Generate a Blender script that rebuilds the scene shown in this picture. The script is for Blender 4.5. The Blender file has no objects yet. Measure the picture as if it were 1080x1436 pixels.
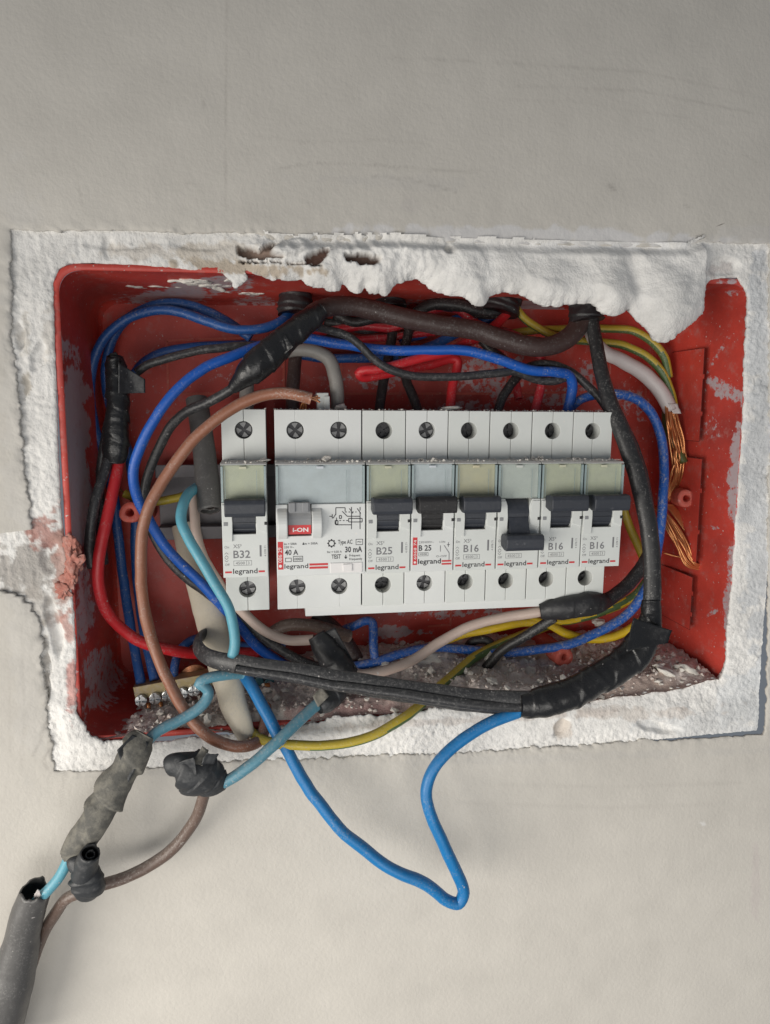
import bpy, bmesh, math, random
import numpy as np
from mathutils import Matrix, Vector
random.seed(7)
rng = np.random.default_rng(7)
C = bpy.context.scene.collection
SC = bpy.context.scene
S = 0.001                      # everything below is in millimetres; the scene is in metres

# ------------------------------------------------------------------ camera, world, lights, exposure
F, D = 957.0, 275.0            # focal length in photo pixels, camera distance to the wall (mm)
_n = lambda v: v / np.linalg.norm(v)
CY = _n(np.array([-157., -149., F])); CX = np.array([6033., -220., F]); CD = np.array([117., 6032., F])
CX = _n(CX - CY * (CX @ CY)); CD = _n(CD - CY * (CD @ CY))
_s = CX @ CD
CX, CD = _n(CX - CD * _s / 2), _n(CD - CX * _s / 2)

def ray(u, v):
    d = np.array([u - 540., v - 718., F])
    return np.array([d @ CX, d @ CY, -(d @ CD)])
def P(u, v, y=0.):             # where the sight line of a photo pixel meets depth y behind the wall face
    r = ray(u, v); t = (y + D) / r[1]
    return np.array([r[0] * t, y, r[2] * t])
def PX(u, v, x):               # ... and where it meets the plane x
    r = ray(u, v); t = x / r[0]
    return np.array([x, r[1] * t - D, r[2] * t])
def camz(p):
    return p[0] * CX[2] + (p[1] + D) * CY[2] - p[2] * CD[2]
def Q(V):                      # world points -> photo pixels
    V = np.asarray(V); a = V[:, 0]; b = V[:, 1] + D; c = -V[:, 2]
    w = [a * CX[i] + b * CY[i] + c * CD[i] for i in range(3)]
    return 540 + F * w[0] / w[2], 718 + F * w[1] / w[2]

cam = bpy.data.objects.new("camera", bpy.data.cameras.new("camera"))
C.objects.link(cam)
_right = Vector((CX[0], CY[0], -CD[0])); _down = Vector((CX[1], CY[1], -CD[1])); _fwd = Vector((CX[2], CY[2], -CD[2]))
_m = Matrix((_right, -_down, -_fwd)).transposed().to_4x4(); _m.translation = Vector((0, -D * S, 0))
cam.matrix_world = _m
cam.data.sensor_fit = 'VERTICAL'; cam.data.sensor_height = 36.0; cam.data.lens = 36.0 * F / 1436.0
cam.data.clip_start = 0.01; cam.data.clip_end = 50
SC.camera = cam

w = bpy.data.worlds.new("World"); SC.world = w; w.use_nodes = True
w.node_tree.nodes["Background"].inputs[0].default_value = (0.84, 0.93, 1.06, 1)
w.node_tree.nodes["Background"].inputs[1].default_value = 0.175

def area(name, loc, target, size, power, col):
    l = bpy.data.lights.new(name, 'AREA'); l.shape = 'RECTANGLE'; l.size, l.size_y = size; l.energy = power; l.color = col
    o = bpy.data.objects.new(name, l); C.objects.link(o); o.location = Vector(loc) * S
    o.rotation_euler = (Vector(target) * S - o.location).to_track_quat('-Z', 'Y').to_euler()
    return o
area("window_light", (-640, -500, -270), (80, 0, -400), (0.55, 0.55), 2.85, (1.0, 0.95, 0.87)).data.spread = math.radians(100)
area("front_fill_light", (-60, -950, -420), (60, 0, -390), (0.9, 0.6), 1.8, (1.0, 0.965, 0.91)).data.spread = math.radians(92)  # added fill lamp from the low front, evens out and brightens the lower part

SC.view_settings.view_transform = 'Standard'; SC.view_settings.look = 'None'
SC.view_settings.exposure = 0.0; SC.view_settings.gamma = 1.0
SC.cycles.max_bounces = 8; SC.cycles.transparent_max_bounces = 12
SC.cycles.use_denoising = True

# ------------------------------------------------------------------ numeric noise
def _hash(a, b, c):
    n = (a * 374761393 + b * 668265263 + c * 2147483647 * 31 + 1442695) & 0xffffffff
    n = ((n ^ (n >> 13)) * 1274126177) & 0xffffffff
    return ((n ^ (n >> 16)) & 0xffff) / 65535.0
def vnoise(x, y, z=None):
    x = np.asarray(x, float); y = np.asarray(y, float); z = np.zeros_like(x) if z is None else np.asarray(z, float)
    xi, yi, zi = (np.floor(q).astype(np.int64) for q in (x, y, z))
    f = [q - np.floor(q) for q in (x, y, z)]; f = [q * q * (3 - 2 * q) for q in f]
    r = 0
    for i in (0, 1):
        for j in (0, 1):
            for k in (0, 1):
                wgt = (f[0] if i else 1 - f[0]) * (f[1] if j else 1 - f[1]) * (f[2] if k else 1 - f[2])
                r = r + wgt * _hash(xi + i, yi + j, zi + k)
    return r * 2 - 1
def fbm(x, y, z=None, sc=1.0, octv=4, gain=0.5):
    x = np.asarray(x, float) * sc; y = np.asarray(y, float) * sc; z = None if z is None else np.asarray(z, float) * sc
    r = 0; a = 1.0
    for o in range(octv):
        r = r + a * vnoise(x + 17.3 * o, y - 9.1 * o, None if z is None else z + 5.7 * o)
        x = x * 2.03; y = y * 2.03; z = None if z is None else z * 2.03; a *= gain
    return r
def sstep(a, b, x):
    t = np.clip((x - a) / (b - a), 0, 1); return t * t * (3 - 2 * t)

# ------------------------------------------------------------------ object helpers
ROOT = {}
def _mesh(name, V, Fc, mats, smooth):
    me = bpy.data.meshes.new(name)
    me.from_pydata([tuple(v) for v in (np.asarray(V, float) * S)], [], Fc)
    for m in (mats if isinstance(mats, (list, tuple)) else [mats]): me.materials.append(m)
    if smooth: me.polygons.foreach_set('use_smooth', [True] * len(me.polygons))
    return me
def tag(o, label=None, cat=None, group=None, kind=None):
    if label: o['label'] = label
    if cat: o['category'] = cat
    if group: o['group'] = group
    if kind: o['kind'] = kind
    return o
def thing(name, label, cat, loc=(0, 0, 0), group=None):
    o = bpy.data.objects.new(name, None); C.objects.link(o); o.location = Vector(loc) * S
    o.empty_display_size = 0.005; ROOT[o] = np.array(loc, float)
    return tag(o, label, cat, group)
def obj(name, V, Fc, mats, parent=None, smooth=False, local=False, mi=None, attrs=None):
    V = np.asarray(V, float)
    org = V.mean(0) if parent is None else np.zeros(3)
    if parent is not None and not local:
        p = parent
        while p.parent: p = p.parent
        org = ROOT.get(p, np.zeros(3))
    me = _mesh(name, V - org, Fc, mats, smooth)
    if mi is not None: me.polygons.foreach_set('material_index', mi)
    for k, a in (attrs or {}).items():
        a = np.asarray(a, np.float32)
        if a.ndim == 1:
            me.attributes.new(k, 'FLOAT', 'POINT').data.foreach_set('value', a)
        else:
            me.attributes.new(k, 'FLOAT_COLOR', 'POINT').data.foreach_set('color', np.c_[a, np.ones(len(a))].astype(np.float32).ravel())
    o = bpy.data.objects.new(name, me); C.objects.link(o)
    if parent is None: o.location = Vector(org) * S; ROOT[o] = org
    else: o.parent = parent
    return o
def bevel(o, wid=0.25, seg=2, ang=40):
    b = o.modifiers.new('edge', 'BEVEL'); b.width = wid * S; b.segments = seg; b.limit_method = 'ANGLE'
    b.angle_limit = math.radians(ang); b.harden_normals = False
    return o
class MB:
    def __init__(s): s.V = []; s.F = []; s.M = []
    def add(s, V, Fc, m=0):
        n = len(s.V); s.V += [tuple(v) for v in V]; s.F += [tuple(i + n for i in f) for f in Fc]; s.M += [m] * len(Fc)
    def box(s, x0, x1, y0, y1, z0, z1, m=0):
        s.add([(x, y, z) for x in (x0, x1) for y in (y0, y1) for z in (z0, z1)],
              [(0, 1, 3, 2), (4, 6, 7, 5), (0, 4, 5, 1), (2, 3, 7, 6), (0, 2, 6, 4), (1, 5, 7, 3)], m)
    def prism(s, poly, y0, y1, m=0):            # poly in (x, z), front at y0
        n = len(poly)
        s.add([(x, y0, z) for x, z in poly] + [(x, y1, z) for x, z in poly],
              [tuple(range(n)), tuple(range(2 * n - 1, n - 1, -1))] + [(i, i + n, (i + 1) % n + n, (i + 1) % n) for i in range(n)], m)
    def prism_x(s, poly, x0, x1, m=0):          # poly in (y, z)
        n = len(poly)
        s.add([(x0, y, z) for y, z in poly] + [(x1, y, z) for y, z in poly],
              [tuple(range(n)), tuple(range(2 * n - 1, n - 1, -1))] + [(i, i + n, (i + 1) % n + n, (i + 1) % n) for i in range(n)], m)
    def build(s, name, mats, parent=None, smooth=False, local=False, **k):
        o = obj(name, s.V, s.F, mats, parent, smooth, local, mi=s.M, **k)
        bm = bmesh.new(); bm.from_mesh(o.data); bmesh.ops.recalc_face_normals(bm, faces=bm.faces); bm.to_mesh(o.data); bm.free()
        return o

# ------------------------------------------------------------------ materials
def lin(r, g, b):
    f = lambda c: c / 12.92 if c <= 0.04045 else ((c + 0.055) / 1.055) ** 2.4
    return (f(r / 255), f(g / 255), f(b / 255))
def mat(name, col, rough=0.5, dust=0.0, dustcol=(0.5, 0.47, 0.43), dscale=220, var=0.12, bump=0.15, bscale=900, metal=0.0,
        coat=0.0, attr=None, smear=None, smearcol=(0.6, 0.56, 0.57), topdust=0.0, spec=0.5, stretch=None, specks=0.0, speckcol=(0.5, 0.47, 0.45), scuff=0.0):
    m = bpy.data.materials.new(name); m.use_nodes = True; nt = m.node_tree; N = nt.nodes; L = nt.links
    b = N["Principled BSDF"]; b.inputs['Roughness'].default_value = rough; b.inputs['Metallic'].default_value = metal
    b.inputs['Coat Weight'].default_value = coat; b.inputs['Specular IOR Level'].default_value = spec
    geo = N.new('ShaderNodeNewGeometry'); pos = geo.outputs['Position']
    if stretch:
        mp = N.new('ShaderNodeMapping'); mp.inputs['Scale'].default_value = stretch; L.new(pos, mp.inputs['Vector']); pos = mp.outputs[0]
    def noise(sc, det=6, rgh=0.6):
        t = N.new('ShaderNodeTexNoise'); t.inputs['Scale'].default_value = sc; t.inputs['Detail'].default_value = det
        t.inputs['Roughness'].default_value = rgh; L.new(pos, t.inputs['Vector']); return t.outputs['Fac']
    def mix(fac, a, c, typ='MIX'):
        x = N.new('ShaderNodeMix'); x.data_type = 'RGBA'; x.blend_type = typ
        if isinstance(fac, float): x.inputs[0].default_value = fac
        else: L.new(fac, x.inputs[0])
        for sk, v in ((6, a), (7, c)):
            if isinstance(v, tuple): x.inputs[sk].default_value = (*v, 1)
            else: L.new(v, x.inputs[sk])
        return x.outputs[2]
    def math_(op, a, c=0.0, clamp=False):
        x = N.new('ShaderNodeMath'); x.operation = op; x.use_clamp = clamp
        for i, v in enumerate((a, c)):
            if isinstance(v, (int, float)): x.inputs[i].default_value = v
            else: L.new(v, x.inputs[i])
        return x.outputs[0]
    def ramp(f, a, c):
        x = N.new('ShaderNodeMapRange'); x.interpolation_type = 'SMOOTHSTEP'; x.inputs['From Min'].default_value = a; x.inputs['From Max'].default_value = c
        L.new(f, x.inputs['Value']); return x.outputs[0]
    base = col
    if attr:
        at = N.new('ShaderNodeAttribute'); at.attribute_name = attr; base = at.outputs['Color']
    if var > 0:
        n1 = noise(95, 8, 0.65)
        v = math_('MULTIPLY_ADD', n1, 2 * var); v.node.inputs[2].default_value = 1 - var
        cb = N.new('ShaderNodeCombineColor'); [L.new(v, cb.inputs[i]) for i in range(3)]
        base = mix(1.0, base, cb.outputs[0], 'MULTIPLY')
    n2 = noise(dscale, 9, 0.68)
    if smear:
        base = mix(math_('MULTIPLY', ramp(noise(24, 5, 0.6), 0.40, 0.68), 0.65), base, (0.235, 0.034, 0.030))
        at = N.new('ShaderNodeAttribute'); at.attribute_name = smear
        nn = noise(330, 8, 0.7)
        k = math_('ADD', at.outputs['Fac'], math_('MULTIPLY', math_('SUBTRACT', nn, 0.5), 1.5))
        base = mix(ramp(k, 0.42, 0.60), base, smearcol)
    if scuff > 0:
        ns_ = noise(1400, 3, 0.5); nb_ = noise(110, 4, 0.6)
        base = mix(math_('MULTIPLY', math_('MULTIPLY', ramp(ns_, 0.52, 0.66), ramp(nb_, 0.46, 0.62)), scuff), base, dustcol)
    if specks > 0:
        n3 = noise(720, 4, 0.5); n4 = noise(60, 3, 0.5)
        base = mix(math_('MULTIPLY', ramp(n3, 0.67, 0.73), ramp(n4, 0.62 - .3 * specks, 0.70 - .2 * specks)), base, speckcol)
    if dust > 0:
        base = mix(math_('MULTIPLY', ramp(n2, 0.66 - 0.35 * dust, 0.80 - 0.22 * dust), 0.35 + 0.5 * min(dust, 1)), base, dustcol)
    if topdust > 0:
        sp = N.new('ShaderNodeSeparateXYZ'); L.new(geo.outputs['Normal'], sp.inputs[0])
        k = math_('MULTIPLY', ramp(sp.outputs[2], 0.15, 0.9), math_('MULTIPLY', ramp(n2, 0.3, 0.62), topdust))
        base = mix(k, base, dustcol)
    if isinstance(base, tuple): b.inputs['Base Color'].default_value = (*base, 1)
    else: L.new(base, b.inputs['Base Color'])
    if metal < 0.5:
        L.new(math_('ADD', math_('MULTIPLY', n2, 0.35), rough - 0.17, True), b.inputs['Roughness'])
    if bump > 0:
        bp = N.new('ShaderNodeBump'); bp.inputs['Strength'].default_value = bump; bp.inputs['Distance'].default_value = 0.0006
        L.new(noise(bscale, 5, 0.6), bp.inputs['Height']); L.new(bp.outputs[0], b.inputs['Normal'])
    return m

M = {}
M['wall'] = mat('wall_paint', (0.6, 0.57, 0.53), 0.6, var=0.06, bump=0.42, bscale=520, attr='Col', spec=0.25)
M['plaster'] = mat('raw_plaster', (0.72, 0.7, 0.66), 0.85, var=0.14, bump=0.75, bscale=1100, attr='Col', spec=0.15)
M['chip'] = mat('plaster_chip', (0.66, 0.63, 0.58), 0.9, var=0.15, bump=0.6, bscale=900, spec=0.1)
M['dust'] = mat('rubble_dust', (0.30, 0.25, 0.225), 0.95, var=0.3, bump=0.8, bscale=1300, attr='Col', spec=0.05)
M['stone'] = mat('rubble_stone', (0.68, 0.61, 0.56), 0.95, var=0.35, bump=0.6, bscale=1300, spec=0.05)
M['red_box'] = mat('red_plastic', (0.52, 0.054, 0.037), 0.5, specks=1.0, dust=0.42, dustcol=(0.40, 0.17, 0.15), dscale=170, var=0.28, bump=0.12,
                   smear='smear', smearcol=(0.43, 0.345, 0.36))
M['red_light'] = mat('pale_red_plastic', (0.52, 0.10, 0.07), 0.6, dust=0.35, dustcol=(0.62, 0.4, 0.36), dscale=420, var=0.2, bump=0.6)
M['red_dusty'] = mat('dusty_pink_plastic', (0.44, 0.17, 0.13), 0.8, dust=0.6, dustcol=(0.5, 0.33, 0.29), dscale=300, var=0.3, bump=0.9, bscale=700)
M['groove'] = mat('knockout_gap', (0.10, 0.012, 0.010), 0.8, var=0.1)
M['casing'] = mat('grey_white_casing', (0.61, 0.63, 0.61), 0.45, dust=0.16, dustcol=(0.55, 0.52, 0.48), dscale=140, var=0.07, specks=.5, speckcol=(.68,.66,.62), bump=0.06, topdust=0.9)
M['casing2'] = mat('white_casing', (0.64, 0.655, 0.645), 0.42, dust=0.10, dustcol=(0.56, 0.54, 0.5), dscale=150, var=0.05, specks=.4, speckcol=(.7,.68,.64), bump=0.05, topdust=0.8)
M['toggle'] = mat('slate_plastic', (0.030, 0.034, 0.044), 0.48, dust=0.22, dustcol=(0.17, 0.17, 0.18), dscale=420, var=0.2, bump=0.2, topdust=0.25)
M['toggle_dark'] = mat('speckled_black_plastic', (0.018, 0.017, 0.018), 0.6, dust=0.3, dustcol=(0.2, 0.2, 0.2), dscale=900, var=0.2, bump=0.3)
M['grey_plastic'] = mat('grey_rocker', (0.23, 0.235, 0.245), 0.5, var=0.08, topdust=0.5)
M['red_print'] = mat('red_print', (0.55, 0.03, 0.035), 0.5, var=0.03, bump=0)
M['ink'] = mat('black_print', (0.035, 0.035, 0.04), 0.6, var=0.0, bump=0)
M['ink_grey'] = mat('grey_print', (0.17, 0.17, 0.18), 0.6, var=0.0, bump=0)
M['white_print'] = mat('white_print', (0.75, 0.73, 0.72), 0.6, var=0.0, bump=0)
M['steel_dark'] = mat('dull_steel', (0.21, 0.21, 0.212), 0.5, metal=0.7, dust=0.3, dustcol=(0.13, 0.125, 0.12), dscale=900)
M['steel_shaded'] = mat('shaded_screw_steel', (0.045, 0.045, 0.048), 0.4, metal=0.6, dust=0.3, dustcol=(0.07, 0.068, 0.065), dscale=900)  # darker steel: the shade inside the screw holes is put into the colour
M['rail'] = mat('dusty_steel_rail', (0.20, 0.19, 0.20), 0.55, metal=0.3, dust=0.5, dustcol=(0.26, 0.24, 0.24), dscale=200)
M['screw'] = mat('zinc_screw', (0.62, 0.64, 0.65), 0.28, metal=1.0, bump=0.1)
M['brass'] = mat('brass', (0.34, 0.27, 0.14), 0.5, metal=0.5, dust=0.6, dustcol=(0.36, 0.31, 0.26), dscale=400)
M['copper'] = mat('copper', (0.66, 0.29, 0.12), 0.38, metal=0.8, bump=0.15, var=.3, dust=.15, dustcol=(.35,.2,.13))
M['copper_dull'] = mat('dull_copper', (0.34, 0.15, 0.08), 0.45, metal=0.8, dust=0.3, dustcol=(0.3, 0.2, 0.15), dscale=800)
wires = dict(blue=((0.006, 0.085, 0.40), 0.15), blue_dim=((0.010, 0.075, 0.27), 0.30), blue_sky=((0.005, 0.155, 0.40), 0.12), blue_dust=((0.008, 0.10, 0.42), 0.50),
             cyan=((0.10, 0.33, 0.42), 0.22), cyan_dust=((0.085, 0.235, 0.31), 0.35),
             black=((0.019, 0.019, 0.020), 0.38), black_dusty=((0.028, 0.028, 0.030), 0.45), red=((0.50, 0.016, 0.022), 0.10), red_dust=((0.40, 0.014, 0.024), 0.3),
             brown=((0.26, 0.105, 0.060), 0.22), brown_dark=((0.050, 0.030, 0.027), 0.35), taupe=((0.13, 0.088, 0.070), 0.3), beige=((0.46, 0.36, 0.31), 0.25),
             yellow=((0.62, 0.42, 0.012), 0.12), yellow_dull=((0.42, 0.32, 0.03), 0.3), green=((0.075, 0.13, 0.045), 0.3), olive=((0.075, 0.085, 0.022), 0.2),
             grey=((0.27, 0.255, 0.235), 0.3), grey_dark=((0.085, 0.082, 0.08), 0.35), white=((0.52, 0.48, 0.47), 0.2), cream=((0.60, 0.54, 0.43), 0.3))
for k, (c, d) in wires.items():
    M[k] = mat(k + '_insulation', c, 0.42, dust=d, dustcol=(0.44, 0.41, 0.38) if k not in ('black', 'black_dusty', 'grey_dark', 'brown_dark') else (0.17, 0.165, 0.16), dscale=700, var=0.14, bump=0.22, specks={'blue_sky': .15, 'cyan': .3, 'yellow': .3, 'blue': .45, 'brown': .4, 'red': .4, 'beige': .3, 'blue_dust': .7}.get(k, .5), scuff={'blue_sky': .22, 'cyan': .2, 'blue': .3, 'brown': .4, 'taupe': .4, 'blue_dust': .6, 'red': .3}.get(k, .5 if 'black' in k or 'grey' in k else .3),
               topdust=0.25 if 'dust' in k or k in ('grey_dark', 'taupe', 'cream', 'brown', 'grey') else 0.08)  # on black cables the dust grey also paints in their sheen
M['tape'] = mat('black_tape', (0.014, 0.014, 0.015), 0.30, dust=0.16, dustcol=(0.13, 0.125, 0.12), dscale=420, var=0.1, bump=0.55, bscale=330, specks=.4)
M['tape_matt'] = mat('matt_black_tape', (0.020, 0.020, 0.022), 0.46, dust=0.30, dustcol=(0.11, 0.11, 0.11), dscale=300, var=0.1, bump=0.55, bscale=360, specks=.4)
M['tape_grey'] = mat('dusty_tape', (0.095, 0.092, 0.082), 0.72, dust=0.75, dustcol=(0.23, 0.215, 0.18), dscale=260, var=0.2, bump=0.4)
M['tape_slate'] = mat('slate_tape', (0.028, 0.030, 0.033), 0.5, dust=0.4, dustcol=(0.13, 0.13, 0.13), dscale=240, var=0.2, bump=0.5, bscale=380)
M['hole_dark'] = mat('hollow_inside', (0.03, 0.03, 0.03), 0.9, var=0.2)
M['brick'] = mat('brown_brick', (0.17, 0.115, 0.09), 0.9, var=0.25, bump=0.8)
def window_mat(name, tint):
    m = bpy.data.materials.new(name); m.use_nodes = True; nt = m.node_tree; N = nt.nodes; L = nt.links
    N.remove(N["Principled BSDF"]); out = N["Material Output"]
    t = N.new('ShaderNodeBsdfTransparent'); t.inputs[0].default_value = (*tint, 1)
    g = N.new('ShaderNodeBsdfGlossy'); g.inputs['Roughness'].default_value = 0.16
    d = N.new('ShaderNodeBsdfDiffuse'); d.inputs[0].default_value = (0.55, 0.58, 0.56, 1)
    fr = N.new('ShaderNodeFresnel'); fr.inputs[0].default_value = 1.12
    a = N.new('ShaderNodeMixShader'); b = N.new('ShaderNodeMixShader')
    n = N.new('ShaderNodeTexNoise'); n.inputs['Scale'].default_value = 260; n.inputs['Detail'].default_value = 8
    geo = N.new('ShaderNodeNewGeometry'); L.new(geo.outputs['Position'], n.inputs['Vector'])
    r = N.new('ShaderNodeMapRange'); r.inputs[1].default_value = 0.35; r.inputs[2].default_value = 0.9; r.inputs[3].default_value = 0.04; r.inputs[4].default_value = 0.16; L.new(n.outputs['Fac'], r.inputs[0])
    L.new(r.outputs[0], a.inputs[0]); L.new(t.outputs[0], a.inputs[1]); L.new(d.outputs[0], a.inputs[2])
    L.new(fr.outputs[0], b.inputs[0]); L.new(a.outputs[0], b.inputs[1]); L.new(g.outputs[0], b.inputs[2]); L.new(b.outputs[0], out.inputs[0])
    return m
M['clear'] = window_mat('clear_window', (0.965, 0.98, 0.975)); M['clear_edge'] = mat('window_edge_plastic', (0.27, 0.34, 0.345), 0.25, var=.15, bump=.05)

# ------------------------------------------------------------------ wall and raw plaster
def resample(poly, n, closed=True):
    p = np.array(poly, float); q = np.r_[p, p[:1]] if closed else p
    L = np.r_[0, np.cumsum(np.hypot(*np.diff(q, axis=0).T))]
    t = np.linspace(0, L[-1], n, endpoint=not closed)
    return np.c_[np.interp(t, L, q[:, 0]), np.interp(t, L, q[:, 1])]
inner_px = [(72,395),(80,376),(95,367),(120,366),(200,370),(260,376),(312,381),(322,390),(330,403),(338,398),(349,389),(345,379),(360,383),(385,391),(400,391),(420,390),(424,392),(430,398),(441,402),(455,403),(470,407),(478,405),(480,398),(490,404),(500,411),(507,410),(512,403),(520,411),(528,410),(536,413),(542,414),(549,404),(557,398),(566,394),(576,392),(590,391),(597,396),(602,402),(615,410),(630,414),(650,417),(657,422),(668,427),(676,427),(684,424),(690,415),(698,410),(715,409),(730,411),(740,416),(752,425),(770,429),(785,430),(796,426),(812,425),(826,425),(832,428),(842,439),(852,443),(862,444),(870,440),(880,434),(885,440),(893,450),(905,461),(917,475),(924,480),(934,480),(942,476),(950,468),(970,452),(985,440),(990,432),(991,412),(993,398),(1000,391),(1018,388),(1038,388),(1042,396),(1052,406),(1056,416),(1055,440),(1052,500),(1050,560),(1046,640),(1042,700),(1038,760),(1034,820),(1028,880),(1024,930),(1016,956),(1005,966),(985,972),(960,980),(940,984),(920,985),(900,989),(882,990),(860,993),(830,998),(805,1001),(780,1003),(755,1000),(720,1002),(690,1001),(660,1004),(620,1006),(590,1011),(560,1014),(530,1018),(510,1016),(490,1018),(470,1020),(450,1024),(430,1030),(400,1034),(370,1034),(340,1036),(300,1039),(250,1044),(215,1047),(180,1047),(145,1043),(125,1033),(112,1012),(106,985),(104,960),(104,900),(102,870),(99,835),(94,800),(88,770),(84,720),(80,650),(77,560),(74,470)]
outer_px = [(13,322),(40,322),(80,324),(130,322),(180,322),(240,326),(300,327),(360,326),(380,336),(420,336),(470,338),(530,335),(600,339),(700,341),(800,344),(900,346),(960,348),(985,338),(1040,341),(1079,342),(1081,450),(1080,700),(1079,900),(1076,1010),(1074,1030),(1040,1033),(980,1037),(930,1040),(900,1036),(860,1043),(800,1047),(740,1049),(700,1053),(640,1056),(600,1058),(540,1060),(480,1063),(420,1067),(360,1066),(300,1070),(250,1075),(200,1078),(150,1082),(110,1083),(76,1082),(72,1060),(68,1010),(64,960),(60,920),(58,880),(55,868),(49,859),(45,858),(41,847),(33,846),(30,837),(22,838),(15,829),(8,833),(1,824),(-6,830),(-30,836),(-40,790),(-25,750),(0,750),(30,748),(43,744),(44,725),(41,705),(36,690),(34,640),(30,600),(26,560),(22,520),(16,480),(14,440),(17,410),(14,370)]
inner_px = [(u - (3 if u > 1010 and v > 396 else 0), v - (13 if v > 962 and 380 < u < 1016 else 5 if v > 1026 and 125 < u <= 380 else 0)) for u, v in inner_px]
NR = 2600
inner = resample(inner_px, NR)
dd = np.gradient(np.r_[inner[-2:], inner, inner[:2]], axis=0)[2:-2]; nrm = np.c_[dd[:, 1], -dd[:, 0]]; nrm /= np.linalg.norm(nrm, axis=1)[:, None]
rough_in = np.where((inner[:, 1] < 500) & (inner[:, 0] > 320) & (inner[:, 0] < 820), 1.1, np.where(inner[:, 1] > 960, 1.8, 0.5))
inner = inner + nrm * (1.5 * fbm(inner[:, 0], inner[:, 1], sc=0.11, octv=4, gain=.6) * rough_in)[:, None]
def cast(pts, poly, c=(560, 700)):            # from the centre through every point onto the outline
    p = np.array(poly, float); a = p; b = np.roll(p, -1, 0); out = []
    for q in pts:
        d = q - c
        e = b - a; den = d[0] * e[:, 1] - d[1] * e[:, 0]
        den = np.where(abs(den) < 1e-9, 1e-9, den)
        w_ = a - c
        t = (w_[:, 0] * e[:, 1] - w_[:, 1] * e[:, 0]) / den; s_ = (w_[:, 0] * d[1] - w_[:, 1] * d[0]) / den
        ok = (s_ >= 0) & (s_ <= 1) & (t > 0)
        out.append(np.array(c) + d * t[ok].max())
    return np.array(out)
def to3(px, y):
    px = np.atleast_2d(px); d = np.c_[px - [540., 718.], np.full(len(px), F)]
    r = np.c_[d @ CX, d @ CY, -(d @ CD)]; t = (y + D) / r[:, 1]
    V = r * t[:, None]; V[:, 1] -= D
    return V
def ell(u, v, b):
    u0, v0, ru, rv = b[:4]; an = math.radians(b[4]) if len(b) > 4 else 0
    du, dv = u - u0, v - v0
    x = du * math.cos(an) + dv * math.sin(an); y = -du * math.sin(an) + dv * math.cos(an)
    return np.sqrt((x / ru) ** 2 + (y / rv) ** 2)
def inside_rows(poly, xs, zs):                # even-odd test on a regular grid, row by row
    a = poly; b = np.roll(poly, -1, 0); out = np.zeros((len(zs), len(xs)), bool)
    for k, z in enumerate(zs):
        m_ = (a[:, 1] > z) != (b[:, 1] > z)
        cr = np.sort(a[m_, 0] + (z - a[m_, 1]) / (b[m_, 1] - a[m_, 1]) * (b[m_, 0] - a[m_, 0]))
        out[k] = np.searchsorted(cr, xs) % 2 == 1
    return out
def poly_sd(u, v, poly):                      # signed distance, negative inside
    p = np.array(poly, float); q = np.roll(p, -1, 0); d = np.full(u.shape, 1e9); ins = np.zeros(u.shape, bool)
    for a, b in zip(p, q):
        e = b - a; t = np.clip(((u - a[0]) * e[0] + (v - a[1]) * e[1]) / (e @ e), 0, 1)
        d = np.minimum(d, np.hypot(u - a[0] - t * e[0], v - a[1] - t * e[1]))
        ins ^= ((a[1] > v) != (b[1] > v)) & (u < (b[0] - a[0]) * (v - a[1]) / (b[1] - a[1] + 1e-12) + a[0])
    return np.where(ins, -d, d)
def stain(col, u, v, blobs, ns=0.07, amt=0.55):
    nz = fbm(u, v, sc=ns, octv=5, gain=0.6)
    for (b, c, k) in blobs:
        e = ell(u, v, b) + amt * nz
        a = (sstep(1.15, 0.75, e) * k)[:, None]; col = col * (1 - a) + np.array(c) * a
    return col
ang_ = np.linspace(0, 2 * math.pi, 1440, endpoint=False)
ow = cast(np.c_[560 + 300 * np.cos(ang_), 700 + 300 * np.sin(ang_)], outer_px)
oj = fbm(ow[:, 0], ow[:, 1], sc=0.10, octv=4); dw = np.c_[np.cos(ang_), np.sin(ang_)]
ow = ow + dw * ((oj + .5 * fbm(ow[:, 0], ow[:, 1], sc=.35, octv=3)) * np.where((ow[:, 1] < 352) & (ow[:, 0] > 560) & (ow[:, 0] < 960), .5, np.where(ow[:, 0] < 120, 3.4, 2.4)))[:, None]
NW = len(ow); O3 = to3(ow, 0.); I3 = to3(inner, 0.)
from mathutils.kdtree import KDTree
def tree(pts):
    k = KDTree(len(pts)); [k.insert((p[0], p[2], 0), i) for i, p in enumerate(pts)]; k.balance(); return k
ST_ = 0.62
xs = np.arange(-112, 224, ST_); zs = np.arange(73, -158, -ST_); nx_, nz_ = len(xs), len(zs)
GX, GZ = np.meshgrid(xs, zs)
ins_i = inside_rows(I3[:, [0, 2]], xs, zs); ins_o = inside_rows(O3[:, [0, 2]], xs, zs)
kin, kout = tree(I3), tree(to3(resample(ow, 3000), 0.))
d_in = np.full(GX.shape, 99.); d_out = np.full(GX.shape, 99.); n_idx = np.zeros(GX.shape, int)
for r_, c_ in zip(*np.where(~ins_i)):
    q_ = (GX[r_, c_], GZ[r_, c_], 0)
    _, k_, dist_ = kin.find(q_); d_in[r_, c_] = dist_; n_idx[r_, c_] = k_
    d_out[r_, c_] = kout.find(q_)[2]
keep = (~ins_i) & (ins_o | (d_out < 2.2)) & (d_in > .12)
T = np.where(ins_o, d_in / (d_in + d_out + .01), 1.0)
pu, pv = Q(np.c_[GX.ravel(), np.zeros(GX.size), GZ.ravel()]); pu = pu.reshape(GX.shape); pv = pv.reshape(GX.shape)
top = sstep(320, 380, pu) * sstep(995, 984, pu) * sstep(560, 500, pv)
smooth_r = sstep(560, 700, pu)
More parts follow.
